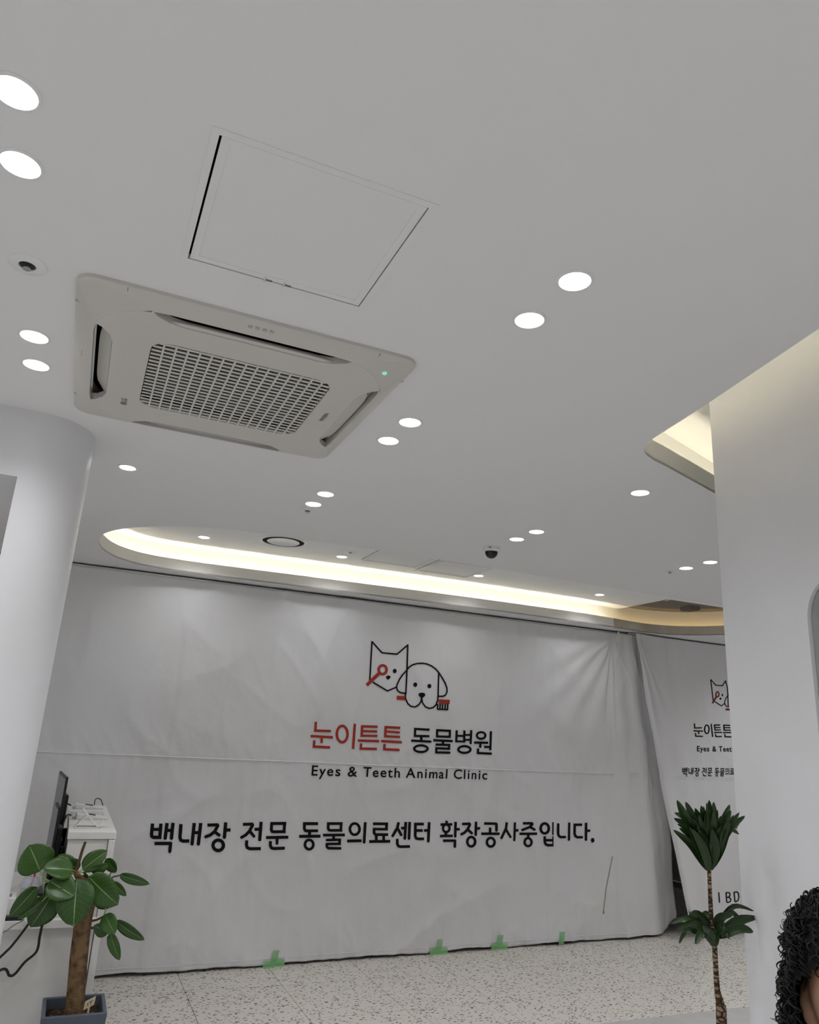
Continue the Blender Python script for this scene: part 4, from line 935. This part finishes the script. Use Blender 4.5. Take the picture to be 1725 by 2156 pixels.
def leaf(base, tip, wid, mt, parent, nm='leaf', shape='ovate', roll=0, droop=.0, fold=.12, nu=12, nv=6, away=None, wave=0):
    base, tip = Vector(base), Vector(tip); ax_ = tip-base; L = ax_.length; a = ax_.normalized()
    view = (away or ((base+tip)/2-Vector((0, 0, CZ)))).normalized()
    sd = a.cross(view); sd = sd.normalized() if sd.length > 1e-4 else a.orthogonal().normalized()
    nrm = sd.cross(a).normalized()            # faces the viewer side
    if nrm.dot(view) > 0: nrm = -nrm
    q = Matrix.Rotation(roll, 3, a); sd = q @ sd; nrm = q @ nrm
    v = []; uv = []; ph = random.random()*6
    for i in range(nu+1):
        t = i/nu
        if shape == 'ovate': ww = (math.sin(PI*min(1, t**.80))**.62) if 0 < t < 1 else 0
        elif shape == 'lance': ww = (math.sin(PI*t**.75)**.9) if 0 < t < 1 else (.25 if t == 0 else 0)
        else: ww = (math.sin(PI*(t**.62))**.85) if 0 < t < 1 else (.35 if t == 0 else 0)
        if shape != 'ovate': ww = max(ww, .22*(1-t)*(t < .5))
        c = base+a*L*t+nrm*(droop*L*math.sin(PI*t))
        for j in range(nv+1):
            s = -1+2*j/nv
            v.append(c+sd*(s*ww*wid/2)+nrm*(fold*wid*abs(s)*ww+wave*wid*math.sin(t*9+ph)*abs(s)*(1 if s > 0 else -1)*ww)); uv.append((t, .5+s/2))
    m = MB(); f = []
    for i in range(nu):
        for j in range(nv): k = i*(nv+1)+j; f.append((k, k+1, k+nv+2, k+nv+1))
    m.add(v, f); m.uv = {i: u for i, u in enumerate(uv)}
    o = m.build(nm, mt, parent, True); sm_ = o.modifiers.new('solid', 'SOLIDIFY'); sm_.thickness = .0008
    return o
FL = [((318,952),(228,745),212,0,.1),((578,945),(342,928),128,-.05,.5),((388,1030),(585,1152),158,-.08,-.25),((610,1010),(580,1390),218,-.10,.15),((698,993),(932,1217),172,-.05,.25),
 ((650,942),(848,790),108,.0,-.3),((720,957),(858,897),68,-.03,.3),((838,852),(916,962),66,.05,.3),((940,980),(1180,1053),60,.0,.2),((890,1035),(996,1148),50,.02,.1),
 ((292,1075),(73,1312),98,-.02,-.3),((330,1190),(143,1332),60,.01,.4),((405,1140),(240,1392),165,.05,-.35),((590,942),(462,822),84,.07,.2),((615,945),(520,865),96,.05,-.2),((700,1000),(636,1050),66,.04,.2),
 ((828,1292),(908,1445),100,-.05,.3),((862,1430),(738,1380),84,-.01,-.3),((908,1340),(1140,1494),66,.02,.35),((866,1437),(944,1655),66,-.03,.2),((748,1190),(872,1235),50,.06,.5)]
for b, t_, wd, dy, rl in FL:
    leaf(z5(*b, dy*.6), z5(*t_, dy-.02), pxm(wd, 4.05)/max(.6, math.cos(rl)), M['ficus'], fic, roll=rl, droop=random.uniform(.02, .06), fold=.10)
p = z5(697, 2050, -.06); sgn = bpy.data.objects.new('plant_label', None)
MB().box(p.x-.004, p.x+.004, p.y-.001, p.y+.001, rim-.05, rim+.005).build('label_stick', M['card'], fic)
m = MB(); q = [Vector((p.x-.022, p.y-.002, rim-.005)), Vector((p.x+.020, p.y+.004, rim+.012)), Vector((p.x+.023, p.y+.004, rim+.045)), Vector((p.x-.019, p.y-.002, rim+.028))]
m.add(q+[k+Vector((0, .002, 0)) for k in q], [(0, 1, 2, 3), (7, 6, 5, 4), (0, 4, 5, 1), (1, 5, 6, 2), (2, 6, 7, 3), (3, 7, 4, 0)]); lc = m.build('label_card', M['card'], fic)
def lp(u, v_): return q[0].lerp(q[1], u).lerp(q[3].lerp(q[2], u), v_)+Vector((0, -.0008, 0))
m = MB()
for a in ((.3, .3, .36, .7), (.45, .62, .8, .7), (.58, .3, .64, .62)): m.add([lp(a[0], a[1]), lp(a[2], a[1]), lp(a[2], a[3]), lp(a[0], a[3])], [(0, 1, 2, 3)])
m.build('card_print', M['ink'], lc)

# ------------------------------------------------------------------ dracaena in front of the right wall
DD = 2.22
Z6 = lambda x, y: (1340+x/3.878, 1600+y/3.878)
def z6(x, y, dd=0): return PD(*Z6(x, y), DD+dd)
bs = z6(700, 2156); dr = thing('dracaena_plant', 'tall slim dracaena with two tufts of dark green leaves beside the right wall', 'plant', (bs.x, bs.y, 0))
k6 = 1/3.878/FPX*DD
tr = [(596, 900, 30), (599, 1000, 31), (606, 1150, 34), (614, 1320, 38), (628, 1440, 44), (641, 1540, 40), (650, 1700, 40), (662, 1880, 46), (684, 1980, 66), (700, 2156, 72)]
P = [z6(x, y) for x, y, _ in tr]+[Vector((bs.x, bs.y, .9)), Vector((bs.x-.01, bs.y, .5)), Vector((bs.x-.01, bs.y, .30))]
W_ = [w_*k6/2 for _, _, w_ in tr]+[.0155, .017, .018]
tp = cat_rom(P, 5); ti = [W_[min(len(W_)-1, i//5)]+(W_[min(len(W_)-1, i//5+1)]-W_[min(len(W_)-1, i//5)])*(i % 5)/5 for i in range(len(tp))]
m = MB(); m.tube(tp, ti, 12); m.build('trunk', M['dbark'], dr, True)
m = MB(); m.lathe([(.0001, 0), (.105, 0), (.135, .33), (.135, .345), (.122, .345), (.118, .30), (.0001, .30)], 40, (bs.x-.01, bs.y, 0)); m.build('pot', M['white'], dr, True, autosm=30)
m = MB(); m.lathe([(.0001, .312), (.06, .308), (.119, .304)], 24, (bs.x-.01, bs.y, 0)); m.build('soil', M['soil'], dr)
def dleaf(base, mid, tip, wid, dd0, dd1, roll=0, k=None):
    P = cat_rom([z6(*base, dd0), z6(*mid, (dd0+dd1)/2), z6(*tip, dd1)], 6); n = len(P)-1; v = []; uv = []; nv = 4; ph = random.random()*6
    for i, c in enumerate(P):
        t = i/n; a = (P[min(i+1, n)]-P[max(i-1, 0)]).normalized(); view = (c-Vector((0, 0, CZ))).normalized()
        sd = a.cross(view).normalized(); nm = sd.cross(a).normalized(); qm = Matrix.Rotation(roll, 3, a); sd = qm @ sd; nm = qm @ nm
        if nm.dot(view) > 0: nm = -nm
        ww = max(math.sin(PI*t**.8)**.75 if 0 < t < 1 else 0, .3*(1-t)**2)*wid*k6
        for j in range(nv+1):
            s = -1+2*j/nv; v.append(c+sd*(s*ww/2)+nm*(.22*ww*abs(s)+.10*ww*s*math.sin(t*10+ph))); uv.append((t, .5+s/2))
    m = MB(); m.add(v, [(i*(nv+1)+j, i*(nv+1)+j+1, (i+1)*(nv+1)+j+1, (i+1)*(nv+1)+j) for i in range(n) for j in range(nv)]); m.uv = {i: u for i, u in enumerate(uv)}
    m.build('leaf', M['drac'], dr, True)
# upper tuft: named silhouettes, then the filling
for b, md, tp_, wd, d0, d1, rl in (
 ((580,900),(440,690),(300,570),62,0,-.03,.2),((600,890),(505,700),(430,545),72,-.005,-.05,.1),((595,880),(470,640),(350,555),66,.0,.02,-.2),((600,870),(450,580),(305,475),70,0,.03,.2),
 ((600,860),(460,530),(310,430),70,.005,.05,.1),((600,850),(420,500),(332,325),76,0,.0,-.1),((600,860),(470,500),(402,340),72,0,.04,.2),((605,860),(540,560),(480,390),80,-.01,-.04,0),
 ((605,860),(560,520),(530,370),76,0,-.06,.2),((605,860),(600,520),(596,325),74,0,.0,.1),((608,860),(640,520),(632,340),66,0,.04,-.2),((610,870),(690,560),(765,362),70,0,.05,.2),
 ((612,870),(690,600),(775,410),80,0,.02,-.1),((612,880),(720,600),(890,455),72,0,.03,.3),((612,885),(690,640),(845,425),66,0,-.02,.2),((612,895),(700,680),(755,590),70,0,.0,.3),((615,890),(740,575),(842,608),50,.0,.04,.5),
 ((603,895),(640,720),(622,560),84,-.012,-.05,0),((607,895),(680,700),(685,575),74,-.01,-.04,.1),((600,895),(545,720),(455,560),70,-.012,-.06,.1)):
    dleaf(b, md, tp_, wd, d0, d1, rl)
random.seed(11)
for i in range(34):
    a = random.uniform(-1, 1); r = random.uniform(.55, 1); dd = random.uniform(-.07, .07)
    tx = 590+a*215*r+random.uniform(-15, 15); tyy = 400+abs(a)*70+(1-r)*260+random.uniform(-35, 25)
    dleaf((600+a*12, 880), (598+a*105*r, 640+abs(a)*20), (tx, tyy), random.uniform(58, 84), 0, dd, random.uniform(-.5, .5))
for i in range(16):
    a = -1+2*i/15+random.uniform(-.06, .06); tx = 590+a*250; tyy = 385+abs(a)**1.5*150+random.uniform(-45, 30)
    dleaf((600+a*10, 880), (598+a*150, 560+abs(a)*40), (tx, tyy), random.uniform(34, 50), 0, random.uniform(-.08, .08), random.uniform(-.7, .7))
# lower tuft
for b, md, tp_, wd, d0, d1, rl in (
 ((625,1420),(450,1300),(275,1338),58,0,.0,.3),((625,1430),(470,1335),(335,1385),52,-.005,-.04,.1),((620,1380),(500,1270),(440,1300),72,0,.03,.4),((622,1370),(520,1262),(455,1275),60,0,-.02,-.3),((628,1440),(510,1350),(420,1345),60,-.01,-.05,.2),
 ((628,1470),(430,1395),(350,1500),44,-.01,.02,.4),((635,1500),(560,1400),(480,1505),84,-.015,-.07,.1),((640,1470),(590,1420),(540,1350),56,-.01,-.06,.2),((620,1340),(575,1275),(530,1262),70,.02,.06,.3),
 ((625,1380),(690,1280),(790,1265),70,0,-.03,.3),((640,1400),(760,1240),(875,1330),46,0,.02,.4),((640,1370),(790,1195),(965,1235),40,.01,.03,.3),((720,1350),(860,1300),(988,1285),74,.0,.03,.3),
 ((650,1450),(830,1370),(958,1405),80,-.005,-.03,.2),((655,1450),(730,1400),(760,1465),56,-.01,-.05,.3),((640,1420),(700,1360),(715,1385),50,-.01,-.07,0),((640,1440),(690,1330),(700,1350),40,0,.05,0),((640,1520),(650,1440),(660,1380),60,-.012,-.02,0),((632,1520),(615,1450),(600,1380),56,-.012,-.02,0)):
    dleaf(b, md, tp_, wd, d0, d1, rl)

# ------------------------------------------------------------------ seated person at the lower right
HC = PD(1818, 2108, 1.15)                     # between the eyes, middle of the head
Fd = Vector((-HC.x, -HC.y, 0)).normalized(); Fd = (Fd+Vector((CR.x, CR.y, 0))*.06).normalized()
Rt = Vector((-Fd.y, Fd.x, 0))                 # towards the right of the picture
if Rt.dot(CR) < 0: Rt = -Rt
def hp(x, y, z): return HC+Rt*x+Fd*y+Vector((0, 0, z))
def bp(x, y, z): return Vector((HC.x, HC.y, 0))+Rt*x+Fd*y+Vector((0, 0, z))
per = thing('person', 'person with curly black chin length hair sitting at the lower right edge', 'person', bp(0, -.1, 0))
def skinned(nodes, edges, sub=1):
    me = bpy.data.meshes.new('sk'); names = list(nodes); me.from_pydata([nodes[k][0] for k in names], [(names.index(a), names.index(b)) for a, b in edges], [])
    o = bpy.data.objects.new('sk', me); C.objects.link(o); md = o.modifiers.new('s', 'SKIN'); md.use_smooth_shade = True
    for i, k in enumerate(names): r = nodes[k][1]; me.skin_vertices[0].data[i].radius = r if hasattr(r, '__len__') else (r, r); me.skin_vertices[0].data[i].use_root = (i == 0)
    s_ = o.modifiers.new('u', 'SUBSURF'); s_.levels = sub; s_.render_levels = sub
    bpy.context.view_layer.update(); ev = bpy.data.meshes.new_from_object(o.evaluated_get(bpy.context.evaluated_depsgraph_get()))
    V = [v_.co.copy() for v_ in ev.vertices]; F = [tuple(p_.vertices) for p_ in ev.polygons]
    bpy.data.objects.remove(o); bpy.data.meshes.remove(ev); bpy.data.meshes.remove(me); return V, F
sz = HC.z-.76
nd = {'pelvis': (bp(0, -.12, sz+.08), (.13, .105)), 'waist': (bp(0, -.11, sz+.24), (.115, .09)), 'chest': (bp(0, -.09, sz+.43), (.14, .095)), 'collar': (bp(0, -.07, sz+.55), (.075, .06)), 'neck': (bp(0, -.045, sz+.575), .05), 'skull': (bp(0, -.02, sz+.66), .055)}
ed = [('pelvis', 'waist'), ('waist', 'chest'), ('chest', 'collar'), ('collar', 'neck'), ('neck', 'skull')]
for sd, k in ((-1, 'l'), (1, 'r')):
    N = {'hip': (bp(.09*sd, -.08, sz+.075), .08), 'knee': (bp(.12*sd, .30, sz+.03), .058), 'calf': (bp(.12*sd, .31, sz-.15), .052), 'ankle': (bp(.12*sd, .30, .09), .036), 'ball': (bp(.125*sd, .40, .045), .036), 'toe': (bp(.13*sd, .49, .034), .026),
         'shoulder': (bp(.155*sd, -.08, sz+.50), .056), 'elbow': (bp(.20*sd, -.04, sz+.22), .040), 'wrist': (bp(.13*sd, .17, sz+.135), .026), 'palm': (bp(.115*sd, .235, sz+.12), (.034, .016))}
    nd.update({k+q: v_ for q, v_ in N.items()})
    ed += [('pelvis', k+'hip'), (k+'hip', k+'knee'), (k+'knee', k+'calf'), (k+'calf', k+'ankle'), (k+'ankle', k+'ball'), (k+'ball', k+'toe'), ('chest', k+'shoulder'), (k+'shoulder', k+'elbow'), (k+'elbow', k+'wrist'), (k+'wrist', k+'palm')]
V1, F1 = skinned(nd, ed)
bm_ = MB(); bm_.add(V1, F1)
for sd in (-1, 1):
    for i, ln in enumerate((.060, .072, .078, .070)):      # four fingers lying on the thigh
        a = bp(sd*.115+(-.027+.018*i), .262, sz+.118); b = a+Fd*(ln*.5)+Vector((0, 0, .004)); c_ = a+Fd*ln+Vector((0, 0, -.012))
        bm_.tube([a-Fd*.02, a, b, c_], [.0088, .009, .0085, .007], 8)
    a = bp(sd*.115-sd*.03, .215, sz+.122); bm_.tube([a, a-Rt*sd*.022+Fd*.025, a-Rt*sd*.026+Fd*.055], [.011, .010, .008], 8)
# head
nu, nv = 56, 40; v = []; f = []
g = lambda d, s: math.exp(-(d/s)**2)
for j in range(nv+1):
    th = PI*j/nv
    for i in range(nu):
        ph = 2*PI*i/nu; x, y, z = math.sin(th)*math.sin(ph), math.sin(th)*math.cos(ph), math.cos(th)
        X, Y, Z = x*.075, y*.094, z*.120
        if Z < 0: k = -Z/.12; X *= 1-.30*k**1.5; Y = Y*(1-.12*k)+(.016*k if y > 0 else .028*k)
        if y > 0:
            Y += .026*g(X, .011)*g(Z+.030, .016)*(1 if Z > -.062 else 1)+.012*g(X, .009)*g(Z+.008, .02)      # nose
            Y -= .010*(g(X-.032, .015)+g(X+.032, .015))*g(Z-.001, .012)                                      # eye sockets
            Y += .005*(g(X-.030, .02)+g(X+.030, .02))*g(Z-.020, .010)                                        # brow ridge
            Y += .006*g(X, .022)*g(Z+.068, .008)+.007*g(X, .016)*g(Z+.102, .014)                             # lips, chin
            Y += .005*(g(X-.045, .018)+g(X+.045, .018))*g(Z+.028, .02)                                       # cheeks
        v.append(hp(X, Y-.004, Z+.006))
for j in range(nv):
    for i in range(nu): f.append((j*nu+i, j*nu+(i+1) % nu, (j+1)*nu+(i+1) % nu, (j+1)*nu+i))
bm_.add(v, f)
for sd in (-1, 1):
    P = [hp(sd*(.072+.012*math.sin(t)), -.012-.012*math.cos(t), -.018+.030*math.cos(t*1.0)) for t in [2*PI*i/14 for i in range(15)]]
    bm_.tube(P, .0065, 6, False); bm_.tube([hp(sd*.070, -.01, -.03), hp(sd*.078, -.012, -.012), hp(sd*.072, -.006, .006)], .008, 6)
body = bm_.build('body', M['skin'], per, True)
rm = body.modifiers.new('fuse', 'REMESH'); rm.mode = 'VOXEL'; rm.voxel_size = .005; rm.use_smooth_shade = True
sm_ = body.modifiers.new('soft', 'SMOOTH'); sm_.iterations = 3; sm_.factor = .5
for sd in (-1, 1):
    m = MB(); m.lathe([(.0001, -.0125)]+[(.0125*math.sin(PI*i/12), -.0125*math.cos(PI*i/12)) for i in range(1, 12)]+[(.0001, .0125)], 20, hp(sd*.032, .0645, .004)); e = m.build('eye', M['eye'], per, True)
    lid = MB(); lid.tube([hp(sd*.032+.0145*math.cos(a), .0645+.0105-.004*abs(math.cos(a)), .0055+.0075*math.sin(a)) for a in [PI*i/8 for i in range(9)]], .0032, 6); lid.build('eyelid', M['skin'], per, True)
    c_ = hp(sd*.032, .0645, .004); m = MB(); m.lathe([(.0001, 0), (.0055, 0)], 16); m.v = [c_+Rt*p_.x+Vector((0, 0, p_.y))+Fd*.0126 for p_ in m.v]; m.build('iris', M['black'], e)
    m = MB(); m.tube([hp(sd*.014, .0985, .024), hp(sd*.030, .0965, .030), hp(sd*.043, .0865, .028), hp(sd*.049, .080, .025)], [.0022, .0026, .002, .001], 6); m.build('eyebrow', M['hair'], per, True)
m = MB(); m.tube([hp(x, .0845-9*x*x, -.066+.003*math.cos(x*140)) for x in [-.022+.0055*i for i in range(9)]], [.001, .003, .004, .0045, .0045, .0045, .004, .003, .001], 8); m.build('lips', M['lip'], per, True)
# hair: a soft mass under hundreds of curls
PR = [(.152, .001), (.148, .045), (.136, .070), (.113, .092), (.082, .103), (.045, .107), (.01, .114), (-.04, .118), (-.09, .112), (-.13, .100), (-.16, .080)]
def hair_r(z):
    for (z1, r1), (z0, r0) in zip(PR, PR[1:]):
        if z0 <= z <= z1: return r0+(r1-r0)*(z-z0)/(z1-z0)
    return .08
v = []; f = []; nu = 72; zs = [.152-.312*i/44 for i in range(45)]
def face_open(ph, z): return abs(ph) < math.radians(60 if z < .02 else 60-22*sst(.02, .062, z)) and z < .062
for z in zs:
    for i in range(nu):
        ph = -PI+2*PI*i/nu; r = max(.004, hair_r(z)-.010)*(1+.10*noise.noise((math.cos(ph)*3, math.sin(ph)*3, z*22)))
        fo = face_open(ph, z); v.append(hp(r*math.sin(ph), r*math.cos(ph)*1.05-.012, z))
for j in range(44):
    for i in range(nu):
        ph = -PI+2*PI*(i+.5)/nu
        if face_open(ph, zs[j]): continue
        f.append((j*nu+i, j*nu+(i+1) % nu, (j+1)*nu+(i+1) % nu, (j+1)*nu+i))
hm = MB(); hm.add(v, f)
random.seed(21)
ARC = [0]
for (z1, r1), (z0, r0) in zip(PR, PR[1:]): ARC.append(ARC[-1]+math.hypot(z1-z0, r1-r0))
def arc(q):
    for k in range(len(PR)-1):
        if q <= ARC[k+1]: break
    t = (q-ARC[k])/(ARC[k+1]-ARC[k]); return PR[k][1]+(PR[k+1][1]-PR[k][1])*t, PR[k][0]+(PR[k+1][0]-PR[k][0])*t
for i in range(2300):
    q0 = ARC[-1]*random.random()**.8*.93; ph = random.uniform(-PI, PI); r0, z0 = arc(q0)
    if random.random() > max(.25, r0/.12): continue
    if face_open(ph*.98, z0-.012): continue
    dp = random.uniform(.0, .012); L = random.uniform(.02, .05); cr = random.uniform(.003, .010); tn = random.uniform(1.0, 2.4); p0 = random.uniform(0, 6.28); sl = random.uniform(-.8, .8)
    P = []
    for k in range(19):
        t = k/18; r_, zz = arc(min(ARC[-1], q0+L*t)); a = ph+sl*t*.35; w1, w2 = cr*math.cos(p0+tn*6.28*t), cr*math.sin(p0+tn*6.28*t); top = sst(.09, .145, zz)
        rr = max(.002, r_-dp*(1-top)+w1*(1-top))
        P.append(hp(rr*math.sin(a)+w2*math.cos(a), rr*math.cos(a)*1.05-.012-w2*math.sin(a), zz+(w1-dp)*top))
    hm.tube(P, [.0016*(1-.6*abs(2*k/18-1)**2) for k in range(19)], 4)
for i in range(700):        # stray strands
    z = random.uniform(-.14, .15); ph = random.uniform(-PI, PI)
    if face_open(ph, z-.01): continue
    r = hair_r(z)-.006; P = []; cr = random.uniform(.005, .013); p0 = random.uniform(0, 6.28); tn = random.uniform(.4, 1.0); out = random.uniform(.002, .018)
    for k in range(18):
        t = k/17; rr = r+out*math.sin(PI*t*.8)+cr*.5*math.cos(p0+tn*6.28*t); a = ph+.12*math.sin(p0+tn*6.28*t)*t
        P.append(hp(rr*math.sin(a), rr*math.cos(a)*1.05-.012, z-.03*t+cr*math.sin(p0+tn*6.28*t)))
    hm.tube(P, .0005, 3)
hr = hm.build('hair', M['hair'], per, True); hr['kind'] = 'stuff'; hr['label'] = 'curly black hair'
# clothes follow the body a little outside it
cn = {k: nd[k] for k in ('pelvis', 'waist', 'chest', 'collar')}; ce_ = [('pelvis', 'waist'), ('waist', 'chest'), ('chest', 'collar')]
for k in 'lr':
    cn.update({k+q: nd[k+q] for q in ('shoulder', 'elbow')}); cn[k+'cuff'] = (nd[k+'elbow'][0].lerp(nd[k+'wrist'][0], .9), .03); ce_ += [('chest', k+'shoulder'), (k+'shoulder', k+'elbow'), (k+'elbow', k+'cuff')]
gro = lambda d, e: {k: (p_, tuple(q+e for q in r) if hasattr(r, '__len__') else r+e) for k, (p_, r) in d.items()}
V2, F2 = skinned(gro(cn, .014), ce_); m = MB(); m.add(V2, F2); m.build('shirt', M['shirt'], per, True)
cn = {'pelvis': (nd['pelvis'][0]-Vector((0, 0, .01)), (.128, .10))}; ce_ = []
for k in 'lr':
    cn.update({k+q: nd[k+q] for q in ('hip', 'knee', 'calf')}); cn[k+'hem'] = (nd[k+'ankle'][0]+Vector((0, 0, .02)), .04); ce_ += [('pelvis', k+'hip'), (k+'hip', k+'knee'), (k+'knee', k+'calf'), (k+'calf', k+'hem')]
V2, F2 = skinned(gro(cn, .012), ce_); m = MB(); m.add(V2, F2); m.build('trousers', M['pants'], per, True)
c_ = bp(0, -.13, 0); st = thing('stool', 'round white stool under the seated person at the lower right', 'stool', c_)
m = MB(); m.lathe([(.0001, sz-.075), (.17, sz-.075), (.18, sz-.06), (.18, sz-.045), (.17, sz-.03), (.0001, sz-.03)], 40, c_); m.build('seat', M['white'], st, True, autosm=35)
m = MB(); m.tube([c_+Vector((0, 0, .02)), c_+Vector((0, 0, sz-.076))], .03, 16); m.build('post', M['metal'], st, True, autosm=40)
m = MB(); m.lathe([(.0001, .022), (.05, .02), (.17, .008), (.175, 0), (.0001, 0)], 40, c_); m.build('base', M['metal'], st, True, autosm=40)
